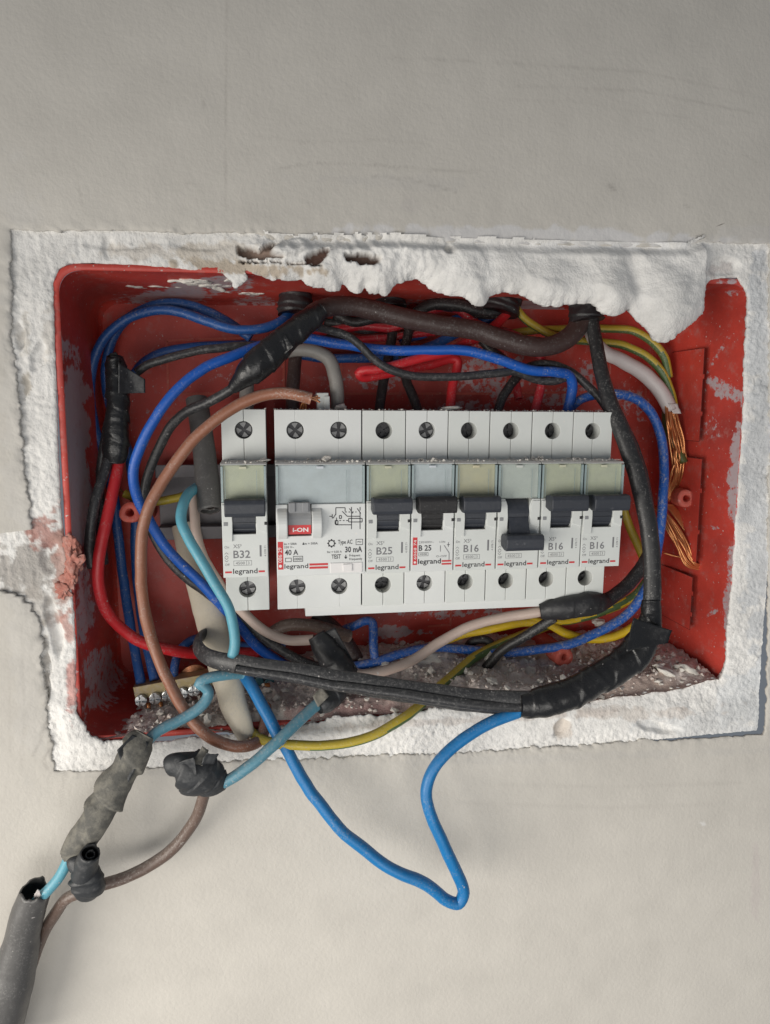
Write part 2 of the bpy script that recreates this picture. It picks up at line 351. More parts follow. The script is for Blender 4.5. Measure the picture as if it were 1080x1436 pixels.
rough = sstep(-.4, .4, fbm(GX, GZ, sc=0.05, octv=3))
crumb = np.abs(fbm(GX, GZ, sc=0.22, octv=4, gain=.6)) - .25
fine = fbm(GX, GZ, sc=0.9, octv=3, gain=.6)
und = fbm(GX, GZ, sc=0.055, octv=3)
trow = fbm(GX * .35 + GZ * .55, GZ * .9 - GX * .3, sc=0.16, octv=3)      # trowel drags
brushy = fbm(GX * 1.5, GZ * .35, sc=0.5, octv=3) * sstep(200, 120, pu) + fbm(GX * .5, GZ * 1.2, sc=.4, octv=3) * sstep(-60, -130, GZ)
grit_ = np.maximum(fbm(GX, GZ, sc=1.1, octv=3, gain=.7) - .35, 0)
crack = np.exp(-(fbm(GX, GZ, sc=0.06, octv=4, gain=.55) / .035) ** 2) * rough
side_h = und * .6 + (rough * .8) * crumb * .36 + .16 * fine * (.3 + rough) + .20 * brushy + .5 * grit_ - .35 * crack
fold = 1 - np.abs(fbm(GX * 1.3 + GZ * .7, GZ * .8, sc=0.05, octv=2)) * 2.2
top_h = und * .6 + trow * .7 + np.clip(fold, 0, 1) ** 2 * .28 + (.75 - .66 * smooth_r) * crumb * .85 + (.20 - .12 * smooth_r) * fine + .4 * grit_ * (1 - .6 * smooth_r)
dep = (1 - top) * (1.5 - side_h) + top * (0.7 - top_h)
roundoff = np.exp(-d_in / 1.3)
inb = np.minimum(d_in / 7.0, 1) ** .55 * sstep(0, 4.5, d_out)
lumps = np.clip(fbm(GX + 40, GZ * 1.2, sc=0.045, octv=2) * .5 + .5, 0, 1) ** 1.5
dep = dep - top * ((2.4 + 3.0 * lumps) * inb + 7.0 * np.exp(-ell(pu, pv, (930, 428, 46, 46)) ** 2) + 3.4 * np.exp(-ell(pu, pv, (848, 400, 26, 42)) ** 2) + 2.0 * np.exp(-ell(pu, pv, (745, 395, 60, 26)) ** 2)
        + 1.5 * np.exp(-ell(pu, pv, (655, 400, 30, 26)) ** 2) + 1.6 * np.exp(-ell(pu, pv, (450, 388, 32, 16)) ** 2) + 1.5 * np.exp(-ell(pu, pv, (530, 395, 28, 14)) ** 2) - 2.2 * np.exp(-ell(pu, pv, (888, 400, 10, 45, -10)) ** 2))
dep = dep + roundoff * (1.6 * top + .5)
lump = sstep(1.05, .75, ell(pu, pv, (406, 349, 30, 13, -14)) + .12 * und) ; dep = dep - 2.6 * lump
right = sstep(1000, 1035, pu); dep = dep - right * .1
bottom = sstep(975, 1000, pv); dep = dep - bottom * (1.0 + .9 * np.exp(-((d_in - 4) / 5) ** 2))
edge_k = sstep(7, 1.5, d_out) * (1 - top); dep = dep * (1 - edge_k) + np.maximum(dep, 1.0 - .7 * right - .4 * fine) * edge_k
gouge = [((787, 1021, 9, 13, 20), 2.6), ((925, 1020, 30, 8, 10), 2.6), ((24, 470, 6, 20), 2.2), ((32, 545, 6, 16), 1.6), ((52, 500, 10, 22, 15), 1.4), ((280, 340, 40, 9), 1.3), ((170, 338, 55, 9), 0.9), ((75, 880, 9, 40, -10), 2.5), ((70, 780, 16, 25), 1.2),
         ((150, 345, 8, 16), 1.0), ((628, 353, 6.5, 6.5, 30), 4.0), ((660, 365, 26, 16, 40), -.5), ((1016, 374, 22, 13), 1.8), ((64, 945, 4, 40), 1.4), ((20, 800, 40, 26), .2)]
for b, dpt in gouge:
    k = sstep(1.2, 0.75, ell(pu + 3 * trow, pv + 3 * und, b)); dep = dep + dpt * k
slot_px = [([(331, 344), (352, 347), (363, 352), (374, 343), (398, 341), (401, 352), (398, 363), (370, 364), (345, 361), (333, 355)], (0.27, 0.20, 0.165)), ([(427, 364), (440, 355), (455, 350), (463, 352), (455, 366), (445, 372), (431, 370)], (0.17, 0.10, 0.08)),
           ([(482, 358), (505, 358.5), (516, 361), (532, 363), (531, 368), (524, 375), (505, 372.5), (484, 367)], (0.13, 0.085, 0.07)), ([(336, 364), (372, 367), (425, 371), (450, 372), (450, 375), (400, 371), (340, 367)], (0.12, 0.05, 0.04)), ([(1008, 331), (1016, 333), (1012, 336)], (.05, .05, .05))]
col_s = np.zeros(GX.shape + (3,)); sm_ = np.zeros(GX.shape)
for poly, cc in slot_px:
    sd_ = poly_sd(pu + 1.6 * crumb, pv + 1.6 * fine, poly); k = sstep(.8, -1.2, sd_); dep = dep + (6.5 if len(poly) > 6 else 4) * k * (1 - lump)
    k2 = sstep(.2, -1.6, sd_) * (1 - lump); col_s = col_s * (1 - k2[..., None]) + np.array(cc) * k2[..., None]; sm_ = np.maximum(sm_, k2)
dep = dep + sstep(.5, -.5, -1 * (d_out - 0)) * 0
V = np.c_[GX.ravel(), dep.ravel(), GZ.ravel()]
# faces, boundary snapped on to the broken edge, and an under-edge turned back into the wall
kv = keep
fq = kv[:-1, :-1] & kv[1:, :-1] & kv[:-1, 1:] & kv[1:, 1:]
ids = np.arange(nx_ * nz_).reshape(nz_, nx_)
rr, cc_ = np.where(fq)
F4 = np.c_[ids[rr, cc_], ids[rr + 1, cc_], ids[rr + 1, cc_ + 1], ids[rr, cc_ + 1]]
E_ = np.r_[F4[:, [0, 1]], F4[:, [1, 2]], F4[:, [2, 3]], F4[:, [3, 0]]]
key = np.sort(E_, 1); key = key[:, 0] * (nx_ * nz_) + key[:, 1]; _, inv, cnt = np.unique(key, return_inverse=True, return_counts=True)
BE = E_[cnt[inv] == 1]; BE = BE[(d_in.ravel()[BE] < 2.0).all(1)]
bv = np.unique(BE); nI = n_idx.ravel()[bv]
V[bv, 0] = I3[nI, 0]; V[bv, 2] = I3[nI, 2]
no = np.c_[nrm[:, 0], -nrm[:, 1]]; no = np.array([np.convolve(np.r_[no[-12:, i], no[:, i], no[:12, i]], np.ones(25) / 25, 'valid') for i in (0, 1)]).T
used = np.zeros(len(V), bool); used[F4.ravel()] = True
remap = np.cumsum(used) - 1; Vp = V[used]; Fp = [tuple(f) for f in remap[F4]]
U_, V_ = pu.ravel()[used], pv.ravel()[used]
prev = {b: remap[b] for b in bv}; Vl = []; base_n = len(Vp)
for off, dp in [(-.15, .7), (.35, 1.8), (1.5, 3.6), (3.5, 6.0), (6.0, 9.0)]:
    cur = {}
    for b, k in zip(bv, nI):
        cur[b] = base_n + len(Vl); Vl.append((V[b, 0] + no[k, 0] * off, V[b, 1] + dp, V[b, 2] + no[k, 1] * off))
    Fp += [(prev[b], prev[a], cur[a], cur[b]) for a, b in BE]; prev = cur
Vp = np.r_[Vp, np.array(Vl)]
ul, vl = Q(np.array(Vl)); U_ = np.r_[U_, ul]; V_ = np.r_[V_, vl]
col = np.tile(np.array([0.745, 0.73, 0.705]), (len(Vp), 1))
col = stain(col, U_, V_, [((330, 374, 95, 9, 4), (0.42, 0.34, 0.25), 0.8), ((200, 352, 80, 12), (0.54, 0.48, 0.41), 0.5), ((300, 352, 60, 14), (0.52, 0.46, 0.38), 0.5),
    ((40, 800, 70, 40), (0.36, 0.335, 0.31), 0.85), ((68, 755, 26, 24), (0.40, 0.20, 0.17), 0.85), ((60, 845, 30, 26), (0.38, 0.35, 0.32), 0.6), ((84, 800, 14, 70), (0.46, 0.29, 0.25), 0.7), ((98, 970, 7, 34), (0.5, 0.18, 0.15), 0.7), ((92, 880, 8, 24), (0.48, 0.24, 0.2), 0.7),
    ((32, 470, 10, 26), (0.46, 0.42, 0.36), 0.5), ((36, 545, 8, 18), (0.40, 0.36, 0.30), 0.7), ((70, 470, 12, 40), (0.52, 0.47, 0.41), 0.4), ((62, 940, 6, 50), (0.42, 0.38, 0.33), .6),
    ((1068, 640, 22, 330), (0.60, 0.61, 0.62), 0.9), ((1050, 985, 45, 38), (0.61, 0.62, 0.625), 0.8), ((985, 1015, 70, 22), (0.62, 0.625, 0.625), 0.7),
    ((1018, 375, 28, 16), (0.50, 0.45, 0.43), 0.6), ((880, 1000, 90, 9), (0.52, 0.46, 0.41), 0.5), ((790, 1022, 14, 12), (0.50, 0.41, 0.33), 0.5), ((500, 1042, 200, 16), (0.77, 0.75, 0.72), 0.5), ((840, 345, 120, 6), (0.74, 0.735, 0.735), 0.6), ((650, 1010, 250, 5, -3), (0.50, 0.44, 0.40), .45)])
csu = np.r_[col_s.reshape(-1, 3)[used], np.zeros((len(Vl), 3))]; smu = np.r_[sm_.ravel()[used], np.zeros(len(Vl))][:, None]
col = col * (1 - smu) + csu
col = col * (1 + .09 * fbm(Vp[:, 0], Vp[:, 2], sc=.06, octv=4) + .05 * fbm(Vp[:, 0], Vp[:, 2], sc=.5, octv=3))[:, None]
pl = obj('plaster_surround', Vp, Fp, M['plaster'], smooth=True, attrs={'Col': col})
tag(pl, 'rough white plaster ring broken open around the red box', 'plaster', kind='structure')

# painted wall outside the plaster
steps = np.r_[np.linspace(0, 8, 14), np.arange(9, 118, 1.0), np.geomspace(120, 260, 24), 420, 700, 1500.]
cen = to3(np.array([[560., 700.]]), 0.)[0]
rd = O3 - cen; rd[:, 1] = 0; rl = np.linalg.norm(rd, axis=1); rd /= rl[:, None]
rows = [(O3 + rd * 1.2, 3.2), (O3 + rd * 0.2, 1.6)] + [(O3 + rd * s_, 0.0) for s_ in steps]
G = np.array([r[0] for r in rows]); DPW = np.array([[r[1]] * NW for r in rows])
GX, GZ = G[..., 0], G[..., 2]
dist = np.array([[0] * NW] * 2 + [[s_] * NW for s_ in steps])
pu, pv = Q(np.clip(G, -600, 600).reshape(-1, 3)); U_, V_ = pu, pv
h = 0.22 * fbm(GX, GZ, sc=0.022, octv=4) + 0.5 * np.exp(-dist / 2.2) * fbm(GX, GZ, sc=0.35, octv=3) + 0.35 * np.exp(-dist / 14.) * fbm(GX, GZ, sc=0.10, octv=3)
flush = sstep(300, 560, pu.reshape(GX.shape)) * sstep(600, 300, pv.reshape(GX.shape))
G[..., 1] = -h * np.where(DPW > 0, .2, 1) + DPW * 0.7
G[..., 1] += 0.5 * np.exp(-dist / 1.0)
V = G.reshape(-1, 3)
fc = [(r * NW + i, r * NW + (i + 1) % NW, (r + 1) * NW + (i + 1) % NW, (r + 1) * NW + i) for r in range(len(rows) - 1) for i in range(NW)]
col = np.tile(np.array([0.535, 0.508, 0.463]), (len(V), 1))
col = stain(col, U_, V_, [((740, 330, 240, 12, 1.5), (0.60, 0.59, 0.59), 0.85), ((1050, 330, 60, 12), (0.55,0.53,0.51), 0.4), ((40, 900, 30, 160), (0.55,0.53,0.5), 0.4), ((30, 500, 30, 260), (0.54,0.52,0.49), 0.4),
    ((1010, 315, 2.5, 1.5), (0.12, 0.1, 0.09), 1), ((982, 333, 5, 2.5, 20), (0.05, 0.05, 0.05), 1), ((985, 1155, 5, 2, 20), (0.66, 0.65, 0.63), .8), ((1060, 1240, 6, 50), (0.50, 0.45, 0.43), 0.5), ((560, 255, 130, 10, 2), (0.48,0.46,0.435), 0.3), 
    ((575, 288, 16, 8), (0.5, 0.47, 0.44), 0.5), ((240, 1083, 140, 4, -3), (0.46,0.44,0.41), 0.5), ((800, 1062, 260, 6, -2), (0.49,0.47,0.44), 0.4)], ns=0.05, amt=0.4)
col = col * (1 + .05 * fbm(V[:, 0], V[:, 2], sc=.012, octv=3) + .03 * fbm(V[:, 0], V[:, 2], sc=.07, octv=4))[:, None]
def scratch(col, u, v, pts, wd, c, k):
    p = np.array(pts, float); p = resample(p, 60, closed=False); d = np.full(len(u), 1e9)
    near = (u > p[:, 0].min() - 8) & (u < p[:, 0].max() + 8) & (v > p[:, 1].min() - 8) & (v < p[:, 1].max() + 8); ix = np.where(near)[0]
    for a, b in zip(p[:-1], p[1:]):
        e = b - a; t = np.clip(((u[ix] - a[0]) * e[0] + (v[ix] - a[1]) * e[1]) / (e @ e + 1e-9), 0, 1)
        d[ix] = np.minimum(d[ix], np.hypot(u[ix] - a[0] - t * e[0], v[ix] - a[1] - t * e[1]))
    a = (np.exp(-(d / wd) ** 2) * k * np.clip(.8 + .5 * fbm(u, v, sc=.03, octv=3), .2, 1) * .55)[:, None]
    return col * (1 - a) + np.array(c) * a
for pts_, wd_, k_ in [([(318, -5), (317, 120), (316, 200), (317, 295)], 1.5, .5), ([(392, 237), (440, 228), (520, 231), (600, 238), (672, 240)], 1.5, .6), ([(522, 247), (580, 252), (615, 262), (640, 270)], 1.5, .5), ([(360, 190), (430, 200), (520, 196), (600, 202)], 1.6, .3),
        ([(540, 80), (700, 88), (900, 101), (1085, 140)], 1.6, .4), ([(725, 120), (900, 128), (1085, 165)], 1.6, .4), ([(700, 140), (800, 142), (960, 165), (1080, 240)], 1.5, .25), ([(100, 215), (108, 250), (118, 300)], 1.6, .4), ([(285, 142), (287, 150)], 2, .8), ([(855, 260), (862, 266)], 2.5, .9), ([(960, 288), (966, 292)], 2, .7), ([(261, 257), (280, 258)], 1.6, .7),
        ([(66, 1010), (56, 1040), (46, 1060)], 1.8, .7), ([(70, 1050), (60, 1068), (66, 1078)], 1.8, .6), ([(30, 860), (34, 1000), (30, 1080)], 1.5, .35), ([(12, 900), (15, 1060)], 1.5, .3), ([(90, 1085), (86, 1130)], 1.8, .5), ([(700, 1100), (860, 1104), (1040, 1098)], 3, .2), ([(640, 1125), (850, 1133), (1000, 1128)], 3, .18)]:
    col = scratch(col, U_, V_, pts_, wd_, (0.26, 0.24, 0.22), k_)
wl = obj('wall', V, fc, M['wall'], smooth=True, attrs={'Col': col})
tag(wl, kind='structure', label='cream painted wall around the opening')
bk = MB(); bk.box(-70, 200, 11, 30, 54.5, 72); o = bk.build('masonry_behind_plaster', M['brick']); tag(o, 'brown masonry seen through slots in the plaster', 'masonry', kind='structure')

# ------------------------------------------------------------------ red box let into the wall
def rquad(q, r, n=10):                       # rounded quadrilateral, corners TL TR BR BL in (x, z)
    q = [np.array(p, float) for p in q]; out = []
    for i in range(4):
        p, a, b = q[i], _n(q[i - 1] - q[i]), _n(q[(i + 1) % 4] - q[i])
        for k in range(n + 1):
            t = k / n; w0 = (1 - t) ** 2; w1 = 2 * t * (1 - t); w2 = t * t
            out.append(w0 * (p + a * r) + w1 * p + w2 * (p + b * r))
    return np.array(out)
def dense(poly, n): return resample(poly, n)
NB = 640
RIMQ = [(-78.5, 53.0), (207.8, 51.0), (208.6, -138.9), (-84.6, -134.8)]
BACKQ = [(-78.5, 50.5), (198.5, 48.8), (200.5, -136.0), (-82, -132.6)]
def shrink(q, d): return [(x + (d if x < 60 else -d), z + (-d if z > -40 else d)) for x, z in q]
box = thing('electrical_box', 'red plastic flush box let into the wall, smeared with plaster', 'junction box', (60, 0, -135))
def loft(rings, yy, mats, name, close_back=False, blobs=(), parent=box, smooth=True):
    Vv = np.concatenate([np.c_[r[:, 0], np.full(len(r), y), r[:, 1]] for r, y in zip(rings, yy)])
    n = len(rings[0]); f = [(k * n + i, (k + 1) * n + i, (k + 1) * n + (i + 1) % n, k * n + (i + 1) % n) for k in range(len(rings) - 1) for i in range(n)]
    if close_back:
        c = len(Vv); Vv = np.r_[Vv, [[60, yy[-1], -42]]]; f += [((len(rings) - 1) * n + i, c, (len(rings) - 1) * n + (i + 1) % n) for i in range(n)]
    u, v = Q(Vv); sm = np.zeros(len(Vv)); nz = fbm(u, v, sc=0.035, octv=4)
    for b, k in blobs: sm = np.maximum(sm, k * sstep(1.3, 0.5, ell(u, v, b) + 0.35 * nz))
    return obj(name, Vv, f, mats, parent, smooth, attrs={'smear': sm})
smears = [((102, 585, 30, 115), 0.86), ((108, 720, 26, 70), 0.80), ((118, 850, 18, 70), 0.62), ((140, 960, 34, 60), 0.6), ((190, 880, 40, 60), 0.42), ((170, 640, 40, 90), 0.36), ((230, 700, 40, 90), .3), ((108, 500, 12, 40), 0.5), ((115, 880, 10, 60, 8), 0.45), ((250, 412, 75, 16, -6), 0.72), ((300, 398, 60, 14, -8), 0.68), ((190, 425, 60, 16), 0.42), ((360, 425, 40, 16), 0.55),
          ((330, 400, 40, 16), 0.5), ((580, 425, 120, 7), 0.45), ((750, 440, 60, 20), 0.75), ((1040, 560, 16, 60, -60), 0.62), ((1035, 620, 14, 50), 0.68), ((1030, 700, 12, 60), 0.70), ((1030, 800, 12, 60), 0.6), ((1022, 870, 10, 60), 0.66), ((1005, 500, 40, 5, -60), 0.45), ((1000, 600, 20, 25), 0.4), ((1000, 740, 20, 6), 0.45), ((998, 860, 16, 5, -35), 0.6), ((890, 640, 60, 60), 0.2), ((1030, 410, 30, 8), 0.45)]
pos = np.r_[np.linspace(0, 1, 34)]
rings = [dense(rquad(shrink([tuple(np.array(a) * (1 - t) + np.array(b) * t) for a, b in zip(RIMQ, BACKQ)], 2.4 + 1.5 * max(0, (t - .94) / .06) ** 2), 9.5), NB) for t in pos]
loft(rings, [2.5 + 59.3 * t for t in pos], M['red_box'], 'side_wall', blobs=smears)
rim = [dense(rquad(shrink(RIMQ, d), 10.5 - d * 0.6), NB) for d in (0.0, 0.0, 0.35, 2.0, 2.4)]
bow = 0.35 * fbm(np.arange(NB) * 0.05, np.zeros(NB), octv=3)
loft(rim, [7.5, 2.6, 2.2, 2.2, 2.6], M['red_box'], 'rim', blobs=[((100, 960, 10, 70), 0.62), ((330, 1035, 60, 8), 0.35), ((560, 378, 200, 10), 0.3), ((1030, 700, 14, 300), 0.5), ((1020, 395, 30, 6), 0.6), ((95, 640, 8, 40), .3)])
# back wall, with plaster splashes
bx = np.linspace(-80, 199, 150); bz = np.linspace(-132, 50, 100)
XX, ZZ = np.meshgrid(bx, bz); Vb = np.c_[XX.ravel(), np.full(XX.size, 61.3) + 0.15 * fbm(XX.ravel(), ZZ.ravel(), sc=.02), ZZ.ravel()]
fb = [(r * 150 + i, r * 150 + i + 1, (r + 1) * 150 + i + 1, (r + 1) * 150 + i) for r in range(99) for i in range(149)]
u, v = Q(Vb); sm = np.zeros(len(Vb)); nz = fbm(u, v, sc=0.05, octv=4)
for b, k in [((210, 600, 20, 60), .3), ((320, 530, 40, 14), .42), ((240, 560, 40, 20), .3), ((690, 520, 60, 45), .52), ((560, 480, 40, 12), .4), ((460, 540, 40, 30), .34), ((550, 525, 14, 6), .6), ((800, 545, 50, 25), .42), ((830, 520, 20, 20), .5), ((660, 570, 60, 12), .5),
             ((560, 885, 50, 9), .7), ((880, 560, 50, 40), .45), ((520, 530, 60, 20), .48), ((760, 560, 70, 16), .52), ((640, 860, 120, 8), .5), ((600, 860, 40, 9), .5), ((690, 850, 30, 12), .55), ((690, 872, 20, 8), .4), ((420, 850, 40, 8), .45), ((500, 890, 60, 20), .3), ((540, 905, 60, 20), .42), ((900, 700, 20, 20), .3), ((320, 860, 12, 12), .3)]:
    sm = np.maximum(sm, k * sstep(1.3, 0.5, ell(u, v, b) + 0.35 * nz))
obj('back_panel', Vb, fb, M['red_box'], box, True, attrs={'smear': sm})
def rib(p, q, wid=0.55):
    a, b = P(*p, 61.3), P(*q, 61.3); d = _n(b - a); nn = np.array([-d[2], 0, d[0]]) * wid
    m = MB(); A = [a + nn, b + nn, b - nn, a - nn]
    m.add([(x, 61.5, z) for x, y, z in A] + [(x, 60.9, z) for x, y, z in A], [(4, 5, 6, 7), (0, 1, 5, 4), (1, 2, 6, 5), (2, 3, 7, 6), (3, 0, 4, 7)])
    m.build('rib', M['red_light'], box)  # pale red stands for dust and for light caught by the ribs
for p, q in [((234, 478), (272, 476)), ((278, 476), (345, 474)), ((234, 478), (234, 492)), ((398, 502), (398, 546)), ((478, 505), (480, 550)), ((480, 552), (560, 552)), ((585, 552), (690, 552)), ((715, 551), (830, 550)), ((855, 505), (855, 525)), ((855, 530), (855, 548)), ((470, 478), (640, 480)), ((485, 865), (485, 892)),
             ((632, 855), (632, 876)), ((600, 878), (632, 876)), ((705, 852), (706, 868)), ((235, 505), (236, 560)), ((235, 552), (345, 552)), ((712, 492), (712, 540)), ((250, 720), (250, 800)), ((905, 540), (905, 575))]:
    rib(p, q)
def knockout(us, vs, xw, tilt=0.0):          # a plate in a side wall: dark gap plus proud plate
    c = [PX(us[0], vs[0], xw), PX(us[1], vs[0], xw), PX(us[1], vs[1], xw), PX(us[0], vs[1], xw)]
    y0, y1 = c[0][1], c[1][1]; z0 = (c[2][2] + c[3][2]) / 2; z1 = (c[0][2] + c[1][2]) / 2
    sgn = -1 if xw > 0 else 1
    m = MB(); m.box(xw, xw + sgn * 0.10, min(y0, y1) - .24, max(y0, y1) + .24, z0 - .24, z1 + .24); g = m.build('knockout_gap', M['groove'], box)
    m = MB(); m.box(xw, xw + sgn * 0.14, min(y0, y1), max(y0, y1), z0, z1)
    for k in (0.3, 0.7): m.box(xw, xw + sgn * 0.18, min(y0, y1) - 1.0, min(y0, y1), z0 + (z1 - z0) * k - 1, z0 + (z1 - z0) * k + 1)
    m.build('knockout_panel', M['red_box'], box)
XR = 198.6
knockout((936, 988), (492, 617), XR); knockout((925, 972), (800, 872), XR + .8); knockout((925, 985), (640, 780), XR + .3)
knockout((126, 142), (480, 628), -78.0)
def boss(u, v, y, r, ri, dirpx, name='screw_boss', mt='red_light', ln=40):
    a = P(u, v, y); b = P(dirpx[0], dirpx[1], y + ln); ax = _n(b - a)
    e1 = _n(np.cross(ax, (0, 0, 1))); e2 = np.cross(ax, e1); n = 22; Vv = []; 
    prof = [(ln, r * 1.1), (0.6, r), (0, r * .93), (0, ri * 1.12), (0.4, ri), (9, ri * .9), (9, 0.01)]
    for d, rr in prof:
        for k in range(n):
            t = 2 * math.pi * k / n; q = a + ax * d + (e1 * math.cos(t) + e2 * math.sin(t)) * rr * (1 + .05 * math.sin(3 * t + u)); Vv.append(q)
    f = [(j * n + k, (j + 1) * n + k, (j + 1) * n + (k + 1) % n, j * n + (k + 1) % n) for j in range(len(prof) - 1) for k in range(n)]
    return obj(name, Vv, f, M[mt], box, True, attrs={'smear': np.full(len(Vv), .1)})
boss(182, 719, 22, 4.4, 1.7, (205, 716), ln=38)
boss(963, 699, 26, 4.4, 1.6, (935, 690), ln=34)
boss(792, 922, 26, 4.9, 1.7, (748, 893), ln=30)
# ragged melted tab on the left rim
def blob(name, c, r, mt, parent=None, amp=0.35, sc=0.25, sub=3, seed=0.0, rot=0.0, **kw):
    bm = bmesh.new(); bmesh.ops.create_icosphere(bm, subdivisions=sub, radius=1.0)
    Vv = np.array([v.co[:] for v in bm.verts]); f = [tuple(v.index for v in q.verts) for q in bm.faces]; bm.free()
    k = 1 + amp * fbm(Vv[:, 0] * 1.7 + seed, Vv[:, 1] * 1.7 - seed, Vv[:, 2] * 1.7 + 2 * seed, octv=3)
    Vv = Vv * k[:, None] * np.array(r); cr, sr = math.cos(rot), math.sin(rot)
    Vv = np.c_[Vv[:, 0] * cr - Vv[:, 2] * sr, Vv[:, 1], Vv[:, 0] * sr + Vv[:, 2] * cr]
    return obj(name, Vv + np.array(c), f, mt, parent, kw.pop('smooth', True), **kw)
for (u, v, y, rx, ry, rz, sd) in [(98, 766, .9, 2.2, .8, 3.4, 1), (103, 790, 1.2, 2.4, .9, 5, 2.3), (98, 812, 1.2, 2.6, .7, 3.2, 3.7), (109, 778, 3.4, 1.2, 1.4, 5, 5.1), (88, 828, 1.2, 2.6, .6, 3.0, 6.6)]:
    blob('melted_tab', P(u, v, y), (rx, ry, rz), M['red_dusty'], box, .95, seed=sd, sub=4)

for k, (u, v, y, rx, rz) in enumerate([(262, 408, 16, 7, 1.6), (285, 402, 20, 8, 1.5), (300, 412, 28, 6, 1.8), (240, 416, 30, 7, 1.6), (318, 420, 38, 5, 1.4), (205, 420, 32, 8, 1.3), (330, 398, 14, 3.5, 1.2), (352, 428, 40, 5, 1.3)]):
    q = P(u, v, y); q[2] = 50.4 - .02 * q[0] - .02 * y
    blob('plaster_splash', q, (rx, 3.2 + k % 3, rz), M['chip'], box, .8, seed=k * 2.7, sub=4)
# rubble lying in the bottom of the box
nx, ny = 330, 84
gx = np.linspace(-81, 202, nx); gy = np.linspace(0.6, 61, ny); XX, YY = np.meshgrid(gx, gy)
base = -133.6 - 2.9 * np.clip((XX + 80) / 285, 0, 1) + .2
mound = sstep(-70, -20, XX) * 1.4 + sstep(-15, 25, XX) * (2.2 + 5.0 * sstep(14, 50, YY)) + 3.0 * np.exp(-((XX - 120) / 45) ** 2 - ((YY - 45) / 14) ** 2) + 3.5 * np.exp(-((XX - 175) / 22) ** 2 - ((YY - 20) / 12) ** 2) + sstep(-70, -58, XX) * 1.2
gr = np.abs(fbm(XX, YY, sc=0.10, octv=4)) * 2.2 + np.abs(fbm(XX, YY, sc=0.45, octv=3)) * 1.3
ZZ = base + (mound + gr) * sstep(-80, -55, XX) * (0.75 + 0.25 * sstep(0, 6, YY))
ie = I3[inner[:, 1] > 940]; ie = ie[np.argsort(ie[:, 0])]
ze = np.interp(gx, ie[:, 0], ie[:, 2]); ze = np.convolve(np.r_[[ze[0]] * 3, ze, [ze[-1]] * 3], np.ones(7) / 7, 'valid')
kf = sstep(9, 1.6, YY) * sstep(-45, -15, XX)
ZZ = ZZ * (1 - kf) + (ze[None, :] - .1 + gr * .25) * kf
Vr = np.c_[XX.ravel(), YY.ravel(), ZZ.ravel()]
fr = [(r * nx + i, r * nx + i + 1, (r + 1) * nx + i + 1, (r + 1) * nx + i) for r in range(ny - 1) for i in range(nx - 1)]
u, v = Q(Vr); colr = np.tile(np.array([0.68, 0.60, 0.555]), (len(Vr), 1))
colr = stain(colr, u, v, [((560, 985, 140, 22), (0.40, 0.25, 0.235), .6), ((880, 955, 110, 36), (0.42, 0.31, 0.26), .7), ((300, 1000, 90, 30), (0.54, 0.5, 0.44), .6), ((640, 930, 50, 20), (0.54, 0.47, 0.43), .6), ((150, 985, 40, 60), (0.24, 0.14, 0.14), .85), ((770, 975, 60, 12), (0.42, 0.34, 0.32), .6), ((480, 1000, 60, 16), (0.38, 0.22, 0.21), .6), ((640, 985, 60, 12), (0.5,0.46,0.44), .5)], ns=0.04)
rb = obj('rubble_bed', Vr, fr, M['dust'], smooth=True, attrs={'Col': colr}); tag(rb, 'brown grey dust and grit covering the bottom of the red box', 'rubble', kind='stuff')
def gravel(name, pts, sizes, mt, label, cat='grit'):
    base_ = np.array([(1, 0, 0), (-1, 0, 0), (0, 1, 0), (0, -1, 0), (0, 0, 1), (0, 0, -1), (.6, .6, .6), (-.6, .6, .6), (.6, -.6, .6), (-.6, -.6, .6)], float)
    tri = [(0, 6, 8), (0, 2, 6), (0, 8, 3), (1, 9, 7), (1, 7, 2), (1, 3, 9), (2, 7, 6), (3, 8, 9), (4, 6, 7), (4, 7, 9), (4, 9, 8), (4, 8, 6), (5, 2, 0), (5, 1, 2), (5, 3, 1), (5, 0, 3)]
    Vv, ff = [], []
    for p, s in zip(pts, sizes):
        k = rng.uniform(.6, 1.35, (10, 1)); A = base_ * k * s * rng.uniform(.6, 1.2, 3)
        a = rng.uniform(0, 6.28); R = np.array([[math.cos(a), -math.sin(a), 0], [math.sin(a), math.cos(a), 0], [0, 0, 1]])
        n = len(Vv); Vv += list(A @ R.T + p); ff += [tuple(i + n for i in t) for t in tri]
    o = obj(name, Vv, ff, mt); return tag(o, label, cat, kind='stuff')
def floor_z(x, y):
    i = int(np.clip((x + 81) / 283 * (nx - 1), 0, nx - 1)); j = int(np.clip((y - .8) / 60.2 * (ny - 1), 0, ny - 1)); return ZZ[j, i]
pts, sz = [], []
for _ in range(2600):
    x = rng.uniform(-66, 198); y = rng.uniform(1.5, 58) ; s = min(0.22 + rng.exponential(.28), 1.5)
    pts.append((x, y, floor_z(x, y) + s * .25)); sz.append(s)
gravel('rubble_grit', pts, sz, M['stone'], 'small brown grey grit scattered over the box floor')
pts, sz = [], []
for _ in range(620):
    x = rng.uniform(-60, 198); y = rng.uniform(1.5, 58); s = min(0.3 + rng.exponential(.6), 2.8)
    pts.append((x, y, floor_z(x, y) + s * .3)); sz.append(s)
gravel('plaster_grit', pts, sz, M['chip'], 'pale plaster crumbs scattered through the rubble')
def chunk(u, v, y, r, label, seed, rot=0, mt='chip', amp=.45, grp=None):
    o = blob('plaster_chunk', P(u, v, y), tuple(1.2 * q for q in r), M[mt], None, amp, seed=seed, rot=rot); return tag(o, label, 'plaster chunk', grp)
chunk(965, 941, 12, (5.6, 4, 2.2), 'long pale plaster lump on the rubble below the right box wall', 1.2, -.5)
